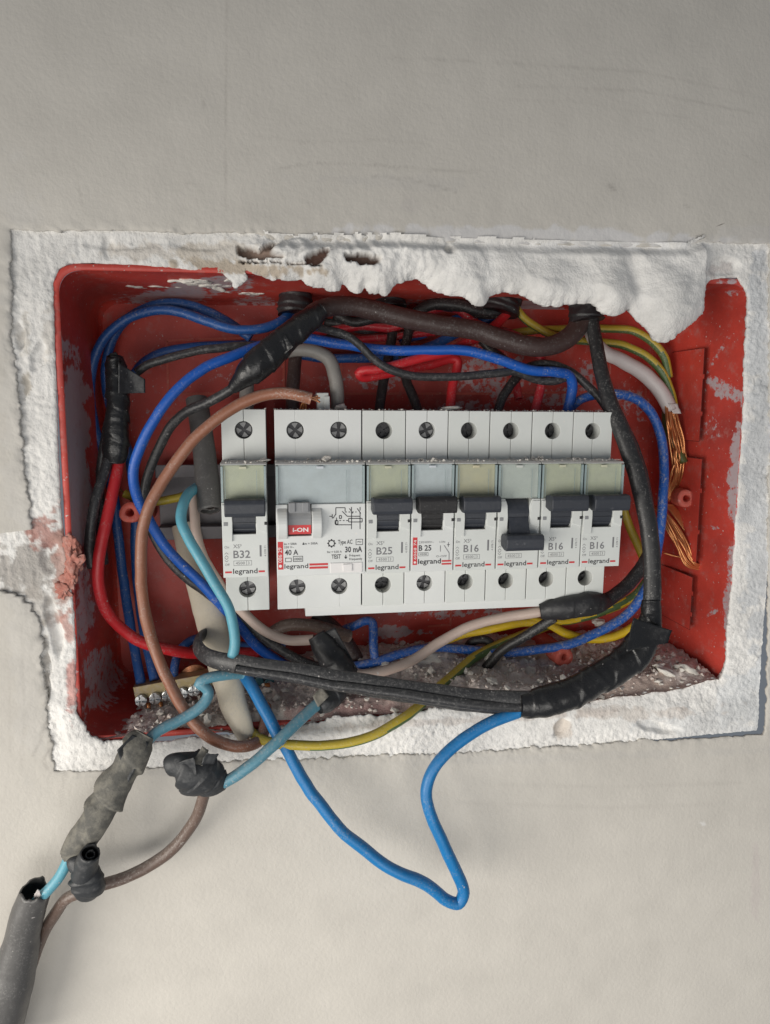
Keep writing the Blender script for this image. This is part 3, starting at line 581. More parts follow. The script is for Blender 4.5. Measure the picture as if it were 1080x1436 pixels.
chunk(934, 944, 10, (4.6, 3, 2.0), 'flat pale plaster shard left of the long lump and the pink stub', 4.5, -.6)
chunk(962, 932, 24, (1.5, 1.5, 2.0), 'small upright plaster bit against the right box wall', 2.2)
chunk(743, 945, 24, (2.6, 2.4, 3.0), 'pale angular plaster lump beneath the bottom red screw boss', 7.7)
chunk(607, 928, 40, (8, 5, 4.2), 'large dusty plaster lump under the beige wire', 9.1, -.3)
chunk(581, 953, 26, (1.9, 1.9, 2.2), 'small white plaster lump just above the big black cable', 3.4)
chunk(655, 905, 46, (5, 3, 3.4), 'pale plaster lump behind the thin black wire loop', 5.9)
chunk(840, 873, 40, (3.2, 2, 1.8), 'white plaster lump lodged between the yellow green wires', 8.3)
chunk(690, 930, 40, (3.4, 3, 2.6), 'dusty plaster lump right of the thin black wire', 2.9)
chunk(880, 925, 38, (6, 4, 2.6), 'brownish plaster lump behind the taped elbow', 6.2, mt='stone')
chunk(535, 958, 22, (5, 2, 1.3), 'row of white crumbs on top of the big black cable', 4.1)
sl = boss(962, 984, 8, 1.35, .6, (940, 962), 'sleeve', 'red_light', ln=6); sl.parent = None
sl.location = Vector(ROOT[box]) * S; tag(sl, 'short pink red plastic sleeve lying on the rubble', 'plastic sleeve'); sl.name = 'plastic_sleeve'

# ------------------------------------------------------------------ breakers
ROWA = math.radians(-1.25)                   # the row hangs slightly clockwise
RO = np.array([0.2, 10.0, -1.6])
ca, sa = math.cos(ROWA), math.sin(ROWA)
def row2w(x, y, z): return np.array([RO[0] + x * ca - z * sa, RO[1] + y, RO[2] + x * sa + z * ca])
def loc(u, v, y=-13.05):                     # photo pixel -> row coordinates (x, z) at local depth y
    p = P(u, v, RO[1] + y) - RO
    return p[0] * ca + p[2] * sa, -p[0] * sa + p[2] * ca
def text_mesh(body, height, width=None, bold=0.0):
    cu = bpy.data.curves.new('t', 'FONT'); cu.body = body; cu.size = 1.0; cu.resolution_u = 2; cu.fill_mode = 'FRONT'; cu.offset = bold
    o = bpy.data.objects.new('t', cu); C.objects.link(o)
    dg = bpy.context.evaluated_depsgraph_get(); dg.update()
    me = o.evaluated_get(dg).to_mesh()
    V = np.array([v.co[:] for v in me.vertices]); Fc = [tuple(p.vertices) for p in me.polygons]
    o.evaluated_get(dg).to_mesh_clear(); bpy.data.objects.remove(o); bpy.data.curves.remove(cu)
    V[:, 0] -= V[:, 0].min(); cap = 0.69 if any(c.isupper() or c.isdigit() or c in 'lhd' for c in body) else 0.5
    V[:, :2] *= height / cap
    if width: V[:, 0] *= width / V[:, 0].max()
    return V, Fc
_tc = {}
def text(name, body, x, z, h, mt, parent, y=-13.06, width=None, bold=0.0, rot=0):
    key = (body, h, width, bold)
    if key not in _tc: _tc[key] = text_mesh(*key)
    V, Fc = _tc[key]
    a, b = V[:, 0], V[:, 1]
    if rot == 90: a, b = -b, a
    W = np.c_[x + a, np.full(len(V), y), z + b]
    return obj(name, W, Fc, M[mt], parent, local=True)
def arc(cx, cz, r, a0, a1, n):
    return [(cx + r * math.cos(math.radians(a0 + (a1 - a0) * k / n)), cz + r * math.sin(math.radians(a0 + (a1 - a0) * k / n))) for k in range(n + 1)]
def screw(parent, cx, cz, y, r, slots_=2, rot=20):
    mb_ = MB(); mb_.prism(arc(cx, cz, r, 0, 345, 23), y + 0.9, y + 3); mb_.build('screw_recess', M['steel_shaded'], parent, local=True); m = MB()
    for k in range(4):
        a = rot + 90 * k; m.prism([(cx, cz)] and [(cx + 0.8 * math.cos(math.radians(a + 45)), cz + .8 * math.sin(math.radians(a + 45)))] + arc(cx, cz, r * .88, a + 19, a + 71, 6), y, y + 1)
    m.build('terminal_screw', M['steel_dark' if y < 4 else 'steel_shaded'], parent, local=True)  # deep-set screws take the darker steel, hole shade painted in
def shoulder(m, xs, holes, z0, z1, r, y0=0.0, y1=9.0, gapx=0.0):
    # plate z0..z1 (z0 > z1) cut in strips through the screw holes; a hairline seam runs through a single hole
    cuts = [xs[0]] + [h[0] for h in holes] + [xs[1]]
    for k in range(len(cuts) - 1):
        a, b = cuts[k], cuts[k + 1]; poly = []
        ga = gapx if k > 0 else 0; gb = gapx if k < len(cuts) - 2 else 0
        poly += [(a + ga, z0)]
        if k > 0:
            cz = holes[k - 1][1]; poly += [(max(x, a + ga), z) for x, z in arc(a, cz, r, 90, -90, 14)]
        poly += [(a + ga, z1), (b - gb, z1)]
        if k < len(cuts) - 2:
            cz = holes[k][1]; poly += [(min(x, b - gb), z) for x, z in arc(b, cz, r, 270, 90, 14)]
        poly += [(b - gb, z0)]
        m.prism(poly, y0, y1)
HT, HB, HR = -8.3, -75.0, 3.55
ZT, ZB = 0.0, -84.3
N0, N1 = -20.6, -66.6
YF = -13.0
GRP = 'circuit breakers clipped side by side on the rail'
def base_body(t, w, holes, casing, ztop=ZT, zbot=ZB, sl=0.0, deep=6.0):
    m = MB()
    shoulder(m, (0.16 + sl, w - .13), [(h, HT) for h in holes], ztop, N0 - .2, HR, gapx=0.09 if len(holes) == 1 else 0)
    bevel(m.build('upper_housing', casing, t, local=True), .18); m = MB()
    shoulder(m, (0.16 + sl, w - .13), [(h, HB) for h in holes], N1 + .2, zbot, HR, gapx=0.09 if len(holes) == 1 else 0)
    o = m.build('lower_housing', casing, t, local=True); bevel(o, .18)
    m = MB(); m.box(.2, w - .2, 9.02, 42, zbot, ztop); m.box(.1, w - .1, -4, 9, N1 - .1, N0 + .1)
    m.build('rear_block', casing, t, local=True)
    for h in holes:
        for k, z in enumerate((HT, HB)): screw(t, h, z, deep if k == 0 else deep + .6, HR * .97, rot=int(h * 37 + k * 50 + t.location.x * 9000) % 90)
def window(t, x0, x1, z0, z1, card, casing):
    m = MB(); m.prism_x([(-4, z0), (-11.9, z0 - .2), (-11.9, z1), (-4, z1)], x0 + .9, x1 - .9)
    m.build('label_card', card, t, local=True)
    m = MB(); m.prism_x([(-4, z0 + .7), (-11.8, z0 + .5), (-12.9, z0 - .5), (-12.9, z1), (-12.3, z1), (-12.3, z0 - .6), (-11.6, z0 + .2), (-4, z0 + .4)], x0, x1)
    for xa in (x0, x1 - .8): m.box(xa + .02, xa + .78, -12.25, -4, z1 + .02, z0 - .65)
    o = m.build('label_window', M['clear'], t, local=True)
    m = MB()
    for xa in (x0 + .05, x1 - .85): m.box(xa, xa + .8, -12.97, -4.1, z1 - .02, z0 - .55)
    m.box((x1 - x0) * .80, (x1 - x0) * .80 + .16, -13.0, -12.85, z1 + .2, z0 - 2.2); m.box(x0 + 1.5, x0 + 1.66, -13.0, -12.85, z1 + .5, z0 - 2.0)
    m.build('window_edge', M['clear_edge'], t, local=True)
    m = MB(); xm = (x0 + x1) / 2; m.box(xm - 1.6, xm + 1.2, -13.05, -12.3, z0 - 1.6, z0 - .6); bevel(m.build('window_clip', card, t, local=True), .15)
    m = MB(); m.prism_x([(-3.9, N0), (-11.4, N0 - .1), (-12.4, N0 - .75), (-12.4, N0 - 1.0), (-3.9, N0 - 1.0)], x0 - .1, x1 + .1)
    bevel(m.build('top_ledge', casing, t, local=True), .12)
CARDS = dict(green=(0.52, 0.52, 0.39), yellow=(0.54, 0.495, 0.34), blue=(0.54, 0.575, 0.61), pale=(0.53, 0.55, 0.515), sage=(0.50, 0.50, 0.375))
for k, c in CARDS.items(): M['card_' + k] = mat('label_card_' + k, c, 0.6, var=0.06, bump=0.05, dust=.15, dustcol=(.5, .5, .46))
def lever(t, xl, xr, hx0, hx1, on, mt):
    zc = -43.0
    m = MB(); prof = [(-6 + 7.4 * math.cos(a), zc + 7.4 * math.sin(a)) for a in np.linspace(math.radians(80), math.radians(280), 22)]
    m.prism_x(prof, xl + .25, xr - .25)
    for zz in (-44.6, -47.2):                # moulded ridges on the drum
        yy = -6 - math.sqrt(max(7.4 ** 2 - (zz - zc) ** 2, 0)); m.box(xl + .4, xr - .4, yy - .35, yy + 1, zz - .25, zz + .25)
    m.build('lever_drum', mt, t, local=True)
    c = -37.6 if on else -53.8; h = 3.45; s = 1 if on else -1
    prof = [(-13.0, c + h * .75), (-17.5, c + h), (-20.2, c + h * .92), (-21.0, c + h * .5), (-21.0, c - h * .55), (-20.4, c - h * .95), (-17.5, c - h), (-13.3, c - h * .7)]
    m = MB(); m.prism_x(prof, hx0, hx1); o = bevel(m.build('toggle', mt, t, local=True), .45, 3, 25)
    m = MB(); z0 = c - s * 2.6; m.prism_x([(-12, zc + s * 1.5), (-13.6, zc + s * 1), (-17, z0 + s * .6), (-15, z0 + s * 3.0), (-12.0, zc + s * 4.5)], xl + .6, xr - .6)
    m.build('toggle_stem', mt, o, local=True)
def red_dashes(t, spans, z, h=0.75):
    for a, b in spans:
        m = MB(); m.prism([(a, z + h), (b, z + h), (b, z), (a, z)], -13.07, -12.9); m.build('red_mark', M['red_print'], t, local=True)
def frame_lines(t, x0, x1, z0, z1, mt='ink_grey', wd=.13, name='rating_frame', split=None, y=-13.06):
    m = MB()
    for a, b, c, d in [(x0, x1, z0, z0 + wd), (x0, x1, z1 - wd, z1), (x0, x0 + wd, z0, z1), (x1 - wd, x1, z0, z1)] + ([(split, split + wd, z0, z1)] if split else []):
        m.prism([(a, c), (b, c), (b, d), (a, d)], y, -12.9)
    m.build(name, M[mt], t, local=True)
def front_single(t, w, casing, on, rating, style, tmt):
    xl, xr = w * .235, w * .745
    U = [(0.2, N1), (w - .18, N1), (w - .18, -36.3), (xr + 1.2, -36.3), (xr + .5, -37.6), (xr, -39.5), (xr - .2, -44), (xr, -47.5), (xr + .0, -49.0), (xl, -49.0), (xl, -47.5), (xl + .2, -44), (xl, -39.5), (xl - .5, -37.6), (xl - 1.0, -36.3), (0.2, -36.3)]
    m = MB(); m.prism(U, YF, -4); bevel(m.build('front_cover', casing, t, local=True), .22)
    m = MB(); m.prism([(0.3, -37), (xl - .9, -37), (xl - .2, -39), (xl + .1, -44), (xl - .1, -51.8), (0.3, -51.8)], YF - .8, YF + .2)
    bevel(m.build('cheek_plate', casing, t, local=True), .2)
    m = MB(); m.prism([(w - .3, -37), (xr + 1.3, -37), (xr + .6, -39), (xr + .2, -44), (xr + .3, -47.2), (w - .3, -48.6)], YF - .55, YF + .2)
    bevel(m.build('cheek_plate', casing, t, local=True), .2)
    m = MB(); m.box(.9, 2.5, YF - 1.0, YF, -45.4, -43.9); bevel(m.build('side_latch', M['grey_plastic'], t, local=True), .15)
    m = MB(); m.box(w - 1.3, w - .02, YF - .75, YF, -45.3, -44.1); m.build('side_notch', M['toggle_dark'], t, local=True)
    lever(t, xl, xr, w * .10, w * .96, on, tmt)
    if style == 'plain':
        text('series_text', 'XS³', 4.3, -54.6, 1.55, 'ink_grey', t)
        text('rating_text', rating, 4.3, -58.6, 3.0, 'ink_grey', t, width=6.6, bold=.012)
        frame_lines(t, 4.3, 11.4, -61.7, -59.7, split=9.3); text('breaking_capacity', '4500', 5.1, -61.25, 1.1, 'ink_grey', t, width=3.6); text('class_text', '3', 9.9, -61.25, 1.1, 'ink_grey', t)
        text('maker_name', 'legrand', 4.0, -65.0, 2.05, 'ink', t, width=9.6, bold=.012)
        red_dashes(t, [(.9, 3.5), (14.0, 16.5)], -64.7)
        m = MB(); m.prism([(14.6, -53.6), (15.35, -53.6), (15.35, -58.2), (14.6, -58.2)], -13.06, -12.9); m.build('type_bar', M['ink_grey'], t, local=True)
        text('type_number', '4 078 71', 17.2, -58.2, .8, 'ink_grey', t, rot=90, width=4.3)
        text('on_off_text', 'On', .9, -54.6, 1.0, 'ink_grey', t); text('on_off_text', 'Off', .9, -61.7, .95, 'ink_grey', t)
        m = MB()
        for zz, s in ((-56.2, 1), (-57.4, 1), (-59.2, -1), (-60.2, -1)):
            for sx in (-1, 1): m.prism([(1.6, zz), (1.6 + sx * .7, zz - s * .65), (1.6 + sx * .7, zz - s * .9), (1.6, zz - s * .22)][::sx], -13.06, -12.9)
        m.build('arrow_marks', M['ink_grey'], t, local=True)
    else:
        m = MB(); m.prism([(1.0, -51.9), (2.9, -51.9), (2.9, -63.6), (1.0, -63.6)], -13.07, -12.9); m.build('red_strip', M['red_print'], t, local=True)
        text('strip_number', '6068 74', 2.55, -61.2, 1.15, 'white_print', t, rot=90, width=8.2, y=-13.12)
        m = MB(); m.prism(arc(1.95, -62.5, .5, 0, 330, 11), -13.1, -12.9); m.build('strip_dot', M['white_print'], t, local=True)
        text('voltage_text', '230/400V~', 3.5, -54.5, .95, 'ink_grey', t, width=6.4)
        text('rating_text', 'B 25', 3.5, -57.6, 2.3, 'ink', t, width=5.4, bold=.02)
        frame_lines(t, 3.5, 7.6, -59.9, -58.4, 'ink'); text('breaking_capacity', '4500', 4.0, -59.5, .8, 'ink', t, width=3.0)
        text('maker_name', 'legrand', 3.3, -63.2, 2.1, 'ink', t, width=9.8, bold=.018)
        for k in range(2): red_dashes(t, [(13.4, 17.6)], -62.6 - 1.25 * k, .7)
        text('position_text', 'O-OFF', 11.0, -60.6, .85, 'ink_grey', t, width=4.6); text('position_text', 'I-ON', 12.2, -54.5, .85, 'ink_grey', t)
        m = MB()
        for A in [[(14.2, -55.6), (14.5, -55.5), (16.7, -58.8), (16.4, -58.9)], [(16.4, -58.8), (16.7, -58.8), (16.7, -62), (16.4, -62)], [(16.0, -54.3), (16.3, -54.3), (16.3, -56.3), (16.0, -56.3)], [(15.5, -55.2), (16.8, -55.2), (16.8, -55.5), (15.5, -55.5)], [(12.6, -55.6), (12.9, -55.6), (12.9, -58.2), (12.6, -58.2)]]:
            m.prism(A, -13.06, -12.9)
        m.build('switch_diagram', M['ink_grey'], t, local=True)
def breaker(x0, w, label, card, rating='B16', on=True, style='plain', tmt='toggle', dz=0.0, casing='casing', sl=0):
    t = thing('circuit_breaker', label, 'circuit breaker', row2w(x0, 0, dz), GRP); t.rotation_euler = (0, -ROWA, 0)
    base_body(t, w, [w * .5], M[casing], sl=sl, deep=2.6 if style == 'old' or rating == 'B32' else 6.0)
    window(t, .25, w - .25, N0 - .9, -36.1, M['card_' + card], M[casing])
    front_single(t, w, M[casing], on, rating, style, M[tmt])
    return t
breaker(-21.2, 18.0, 'white 32 amp breaker standing apart at the left end, brown wire passing its corner', 'green', 'B32', dz=0.1)
breaker(36.35, 18.5, '25 amp breaker with greenish window, touching the wide residual current switch', 'sage', 'B25', dz=-.1)
breaker(54.9, 18.4, '25 amp breaker with vertical red strip, pale blue window and speckled black toggle', 'blue', style='old', tmt='toggle_dark', casing='casing2')
breaker(73.35, 18.4, '16 amp breaker with yellowish window, just right of the one with the red strip', 'yellow', dz=-.1)
breaker(91.85, 19.0, '16 amp breaker with its black toggle switched down, covering its rating', 'pale', on=False, dz=-.2)
breaker(110.95, 18.9, '16 amp breaker with toggle up, between the switched off one and the end one', 'sage', dz=-.2)
breaker(129.9, 18.5, '16 amp breaker at the right end of the row, beside the thick black cable', 'green', dz=-.3)

# wide residual current switch
t = thing('residual_current_switch', 'wide 40 amp residual current switch with pale blue window and red rocker', 'residual current device', row2w(0, 0, 0)); t.rotation_euler = (0, -ROWA, 0)
W2 = 36.1; CS = M['casing2']
base_body(t, W2, [8.6, 26.6], CS, deep=2.0)
window(t, .3, W2 - .3, N0 - .9, -37.2, M['card_blue'], CS)
a0, az0 = loc(404, 752); a1, _ = loc(437, 752); z_top = -37.3; z_bot = az0
m = MB(); m.prism([(.12, N1), (W2 - .12, N1), (W2 - .12, z_top), (a1, z_top), (a1, z_bot), (a0, z_bot), (a0, z_top), (.12, z_top)], YF, -4); bevel(m.build('front_cover', CS, t, local=True), .22)
for xa, xb, s in ((a0 - 4.2, a0 - .1, -1), (a1 + .1, a1 + 4.2, 1)):
    prof = [(YF + .5, z_top - 1.5)] + [(YF - 4.0 * math.sin(q) ** .8, z_top - 1.5 - 12.6 * (q / math.pi)) for q in np.linspace(.05, math.pi - .05, 12)] + [(YF + .5, z_top - 14.2)]
    m = MB(); m.prism_x(prof, xa, xb); bevel(m.build('rocker_cheek', CS, t, local=True), .5, 3)
m = MB(); prof = [(-5 + 9.2 * math.cos(a), (z_top + z_bot) / 2 + 9.2 * math.sin(a) * .86) for a in np.linspace(math.radians(95), math.radians(265), 20)]
m.prism_x(prof, a0 + .15, a1 - .15); m.box(a0 + .6, a1 - .6, -16.2, -13.5, z_top - 3.0, z_top + 1.0); rk = m.build('rocker', M['grey_plastic'], t, local=True)
for k in (0, 1): 
    m = MB(); m.box(a0 + .3 + k * 5.3, a0 + 3.0 + k * 5.3, -16.8, -13.5, z_top - 2.6, z_top + 1.2); bevel(m.build('rocker_grip', M['grey_plastic'], rk, local=True), .3)
m = MB(); zr0, zr1 = z_bot + .9, z_bot + 4.6; m.box(a0 + .2, a1 - .2, -14.0, -12.5, zr0, zr1); m.build('red_flag', M['red_print'], rk, local=True)
text('rocker_text', 'I-ON', a0 + 1.9, zr0 + 1.0, 1.6, 'white_print', t, y=-14.06, width=6.2, bold=.03)
def rt(name, body, u, v, hpx, mt='ink', wpx=None, bold=.01, **k):
    x, z = loc(u, v); k_ = 1 / 3.55
    return text(name, body, x, z, hpx * k_, mt, t, width=wpx * k_ if wpx else None, bold=bold, **k)
rt('current_text', '40 A', 399.5, 778.5, 7.5, wpx=19, bold=.02); rt('leakage_text', '30 mA', 484, 774.5, 8, wpx=25, bold=.025)
rt('type_text', 'Type AC', 474, 763, 6, wpx=21, bold=.015); rt('test_text', 'TEST', 465, 783.5, 6, wpx=13.5, bold=.02)
rt('small_text', 'Im = 500A', 398.5, 764.5, 3.2, wpx=18); rt('small_text', '230 V~', 398.5, 769, 3, wpx=14); rt('small_text', 'Δm = 500A', 424, 764, 3.2, wpx=22)
rt('small_text', 'Inc = 0,05 A', 459, 775.5, 3, wpx=21); rt('small_text', 'Fréquent', 490, 780.5, 3.2, wpx=16); rt('small_text', 'Frequently', 490, 785.5, 3.2, wpx=19)
rt('maker_name', 'legrand', 399, 797.5, 6.6, wpx=34, bold=.012)
def quad_px(name, u0, v0, u1, v1, mt, y=-13.07):
    x0, z0 = loc(u0, v0); x1, z1 = loc(u1, v0); x3, z3 = loc(u0, v1)
    m = MB(); m.prism([(x0, z0), (x1, z0), (x1, z3), (x0, z3)], y, -12.9); return m.build(name, M[mt], t, local=True)
quad_px('red_strip', 389.5, 760, 397, 799, 'red_print')
x, z = loc(395.6, 789); text('strip_number', '086 29', x, z, 1.5, 'white_print', t, rot=90, width=6.2, y=-13.12)
x, z = loc(393.3, 794); m = MB(); m.prism(arc(x, z, .62, 0, 330, 11), -13.12, -12.9); m.build('strip_dot', M['white_print'], t, local=True)
quad_px('red_mark', 434, 790.3, 460, 793.2, 'red_print'); quad_px('red_mark', 434, 794.8, 460, 797.8, 'red_print')
def frame_px(u0, v0, u1, v1, name, wd=.22):
    x0, z0 = loc(u0, v0); x1, z1 = loc(u1, v1); frame_lines(t, x0, x1, z1, z0, 'ink', wd, name)
frame_px(411, 780, 425, 787.5, 'rating_frame'); rt('breaking_capacity', '10000', 412.5, 786, 4, wpx=11); frame_px(400, 782.5, 409, 788, 'fuse_symbol')
frame_px(499, 756, 509, 764, 'wave_frame'); rt('wave_mark', '~', 501, 762.5, 5, wpx=6)
m = MB()
def seg(u0, v0, u1, v1, wd=.17, dash=0):
    a = np.array(loc(u0, v0)); b = np.array(loc(u1, v1)); L_ = np.linalg.norm(b - a); d = (b - a) / L_; n_ = np.array([-d[1], d[0]]) * wd
    parts = [(0, L_)] if not dash else [(q, min(q + dash, L_)) for q in np.arange(0, L_, dash * 2)]
    for p, q in parts: m.prism([tuple(a + d * p + n_), tuple(a + d * q + n_), tuple(a + d * q - n_), tuple(a + d * p - n_)], -13.06, -12.9)
for A in [(471, 712, 484, 712), (471, 712, 471, 722), (484, 712, 484, 717), (480, 717, 487, 724), (471, 721, 467, 727), (466, 724, 462, 724), (466, 721, 466, 727), (472, 726, 472, 731), (487, 724, 505, 724), (493, 718, 493, 742), (505, 718, 505, 742), (490, 713, 495, 720), (501, 713, 506, 720), (493, 711, 493, 716), (505, 711, 505, 716), (471, 736, 493, 736), (471, 731, 471, 736)]: seg(*A)
for A in [(476, 730, 489, 730), (484, 718, 500, 718)]: seg(*A, dash=.7)
for A in [(476, 723, 479, 727), (470, 730, 474, 735), (489, 727, 508, 732)]:
    u0, v0, u1, v1 = A; seg(u0, v0, u1, v0); seg(u1, v0, u1, v1); seg(u1, v1, u0, v1); seg(u0, v1, u0, v0)
seg(485, 778, 485, 783); seg(483.3, 780.8, 485, 783.4); seg(486.7, 780.8, 485, 783.4)
for k in range(8):
    a = math.pi * k / 4; seg(465 + 4 * math.cos(a), 762 + 4 * math.sin(a), 465 + 6 * math.cos(a), 762 + 6 * math.sin(a), .28)
for k in range(12):
    a, b = math.pi * k / 6, math.pi * (k + 1) / 6; seg(465 + 4.2 * math.cos(a), 762 + 4.2 * math.sin(a), 465 + 4.2 * math.cos(b), 762 + 4.2 * math.sin(b), .2)
m.build('circuit_diagram', M['ink'], t, local=True)
x0, z0 = loc(463, 789.5); x1, z1 = loc(508, 802)
m = MB(); m.box(x0, x1, -13.35, -12.5, z1, z0); m.box(x0 + 5.2, x0 + 9.0, -13.9, -13.3, z1 + .6, z0 - .5); bevel(m.build('test_button', M['white_print'], t, local=True), .2)

# busbar strip under the row, and the mounting rail
m = MB()
b0, b1 = 12.0, 145.5
m.prism([(b0, -84.5), (b1, -84.5), (b1, -88.7), (b0, -88.7)], 2.5, 20); o = m.build('busbar_cover', M['casing2'], None)
V0 = np.array([v.co[:] for v in o.data.vertices]) / S + ROOT[o]
Vn = np.array([row2w(*p) for p in V0]); c_ = Vn.mean(0)
for v_, p in zip(o.data.vertices, Vn): v_.co = Vector(p - c_) * S
o.location = Vector(c_) * S; bevel(o, .3); tag(o, 'long light grey plastic strip running under the row of breakers', 'busbar cover')
rail = thing('mounting_rail', 'dull grey steel mounting rail showing left of the breakers', 'mounting rail', row2w(-40, 40, -43)); rail.rotation_euler = (0, -ROWA, 0)
m = MB(); zz = -8.5
prof = [(-1, 17.5), (0, 17.5), (0, 12.5), (7, 12.5), (7, -12.5), (0, -12.5), (0, -17.5), (-1, -17.5), (-1, -11.5), (6, -11.5), (6, 11.5), (-1, 11.5)]
m.prism_x([(y, z) for y, z in prof], -14, 190); bevel(m.build('rail_profile', M['rail'], rail, local=True), .3)
m = MB(); m.prism(arc(-2, 0, 3.6, 0, 345, 23), 3.6, 6.2); m.box(-2.4 - 2.6, -2 + 2.6, 3.2, 3.8, -.5, .5); bevel(m.build('rail_screw', M['steel_dark'], rail, local=True), .3)

# crumbs of plaster on the ledges of the breakers
pts, sz = [], []
for _ in range(1500):
    if rng.random() < .55:
        x = rng.uniform(-20.5, 148); y, z = rng.uniform(-12.2, -.5), N0 + .12
    else:
        x = rng.uniform(-20.5, 148); y, z = rng.uniform(.2, 12), ZT + .05
    if -3.2 < x < 0.2: continue
    p = row2w(x, y, z - .1); s = min(.10 + rng.exponential(.13), .7); pts.append(p + [0, 0, s * .4]); sz.append(s)
for cx, n in ((20, 60), (-5, 12), (66, 30), (112, 20), (128, 20), (60, 12)):
    for _ in range(n):
        s = min(.12 + rng.exponential(.25), .9); pts.append(row2w(cx + rng.normal(0, 1.4), rng.uniform(-11, -2), N0 + .15 + s * .4)); sz.append(s)
gravel('ledge_crumbs', pts, sz, M['chip'], 'white plaster crumbs sprinkled along the breaker ledges', 'plaster crumbs')
def flake(x, y, z, r, label, seed):
    o = blob('plaster_flake', row2w(x, y, z), r, M['chip'], None, .4, seed=seed, rot=.08); return tag(o, label, 'plaster flake')
flake(28.6, 14, 1.3, (2.6, 2.2, 1.2), 'curled white plaster flake on top of the wide residual current switch', 3.1)
flake(76, 8, .9, (5.2, 3, .9), 'thin white plaster flake on top of the red strip breaker at a red wire', 6.4)
flake(20.5, -8, N0 + 1.0, (1.9, 1.6, 1.2), 'white crumb heap on the ledge over the pale blue window of the wide switch', 8.8)
flake(-4.6, -8, N0 + .55, (2.6, 1.8, .55), 'flat white flake on the ledge of the left end breaker', 5.2)
# ------------------------------------------------------------------ wires, cables and tape
def spline(pts, step=1.1):
    p = np.array(pts, float); p = np.r_[[2 * p[0] - p[1]], p, [2 * p[-1] - p[-2]]]
    out, par = [], []
    for i in range(1, len(p) - 2):
        a, b, c, d = p[i - 1], p[i], p[i + 1], p[i + 2]
        n_ = max(2, int(np.linalg.norm(c[:3] - b[:3]) / step))
        t0 = 0; t1 = t0 + max(np.linalg.norm(b - a), 1e-3) ** .5; t2 = t1 + max(np.linalg.norm(c - b), 1e-3) ** .5; t3 = t2 + max(np.linalg.norm(d - c), 1e-3) ** .5
        for k in range(n_ + (1 if i == len(p) - 3 else 0)):
            t = t1 + (t2 - t1) * k / n_
            A1 = (t1 - t) / (t1 - t0) * a + (t - t0) / (t1 - t0) * b; A2 = (t2 - t) / (t2 - t1) * b + (t - t1) / (t2 - t1) * c; A3 = (t3 - t) / (t3 - t2) * c + (t - t2) / (t3 - t2) * d
            B1 = (t2 - t) / (t2 - t0) * A1 + (t - t0) / (t2 - t0) * A2; B2 = (t3 - t) / (t3 - t1) * A2 + (t - t1) / (t3 - t1) * A3
            out.append((t2 - t) / (t2 - t1) * B1 + (t - t1) / (t2 - t1) * B2)
    return np.array(out)
def sweep(pts, px, sides=12, flat=1.0, step=1.1, fn=None, caps=True, rmul=1.0):
    """pts: (u, v, depth[, width px]); returns V, F, angle, arclength"""
    ctrl = []
    for q in pts:
        p = P(*q[:3]); wpx = q[3] if len(q) > 3 else px
        ctrl.append(np.r_[p, wpx / 2 * camz(p) / F * rmul])
    c = spline(ctrl, step); X = c[:, :3].copy(); hs = np.arange(len(X)) * step; sd_ = float(ctrl[0][0] * 3.7 % 50)
    X += np.c_[fbm(hs, hs * 0 + sd_, sc=.07, octv=3), .5 * fbm(hs, hs * 0 + sd_ + 9, sc=.07, octv=3), fbm(hs, hs * 0 + sd_ + 5, sc=.07, octv=3)] * np.minimum(.35, c[:, 3:4] * .16) * np.sin(np.linspace(0, math.pi, len(X)))[:, None] ** .3; R = np.maximum(c[:, 3], .15)
    T = np.gradient(X, axis=0); T /= np.linalg.norm(T, axis=1)[:, None]
    up = np.array([0, 1., 0]); Nn = []
    n0 = up - T[0] * (up @ T[0]); n0 = n0 if np.linalg.norm(n0) > .15 else np.array([1., 0, 0]) - T[0] * T[0][0]; n0 = _n(n0)
    for k in range(len(X)):
        n0 = n0 - T[k] * (n0 @ T[k]); n0 = _n(n0)
        g = up - T[k] * (up @ T[k]); 
        if np.linalg.norm(g) > .35: n0 = _n(n0 + .25 * np.sign(n0 @ g) * g)
        Nn.append(n0)
    Nn = np.array(Nn); Bn = np.cross(T, Nn); s = np.r_[0, np.cumsum(np.linalg.norm(np.diff(X, axis=0), axis=1))]
    V = []; A = np.linspace(0, 2 * math.pi, sides, endpoint=False)
    SS, AA = np.meshgrid(s, A, indexing='ij'); k = np.ones_like(SS) if fn is None else fn(SS, AA)
    V = X[:, None, :] + (Nn[:, None, :] * np.cos(AA)[..., None] * flat + Bn[:, None, :] * np.sin(AA)[..., None]) * (R[:, None] * k)[..., None]
    n_ = len(X); V = V.reshape(-1, 3)
    f = [(i * sides + j, i * sides + (j + 1) % sides, (i + 1) * sides + (j + 1) % sides, (i + 1) * sides + j) for i in range(n_ - 1) for j in range(sides)]
    if caps:
        f += [tuple(range(sides)), tuple(range((n_ - 1) * sides, n_ * sides))[::-1]]
    return V, f, AA, SS, X, R
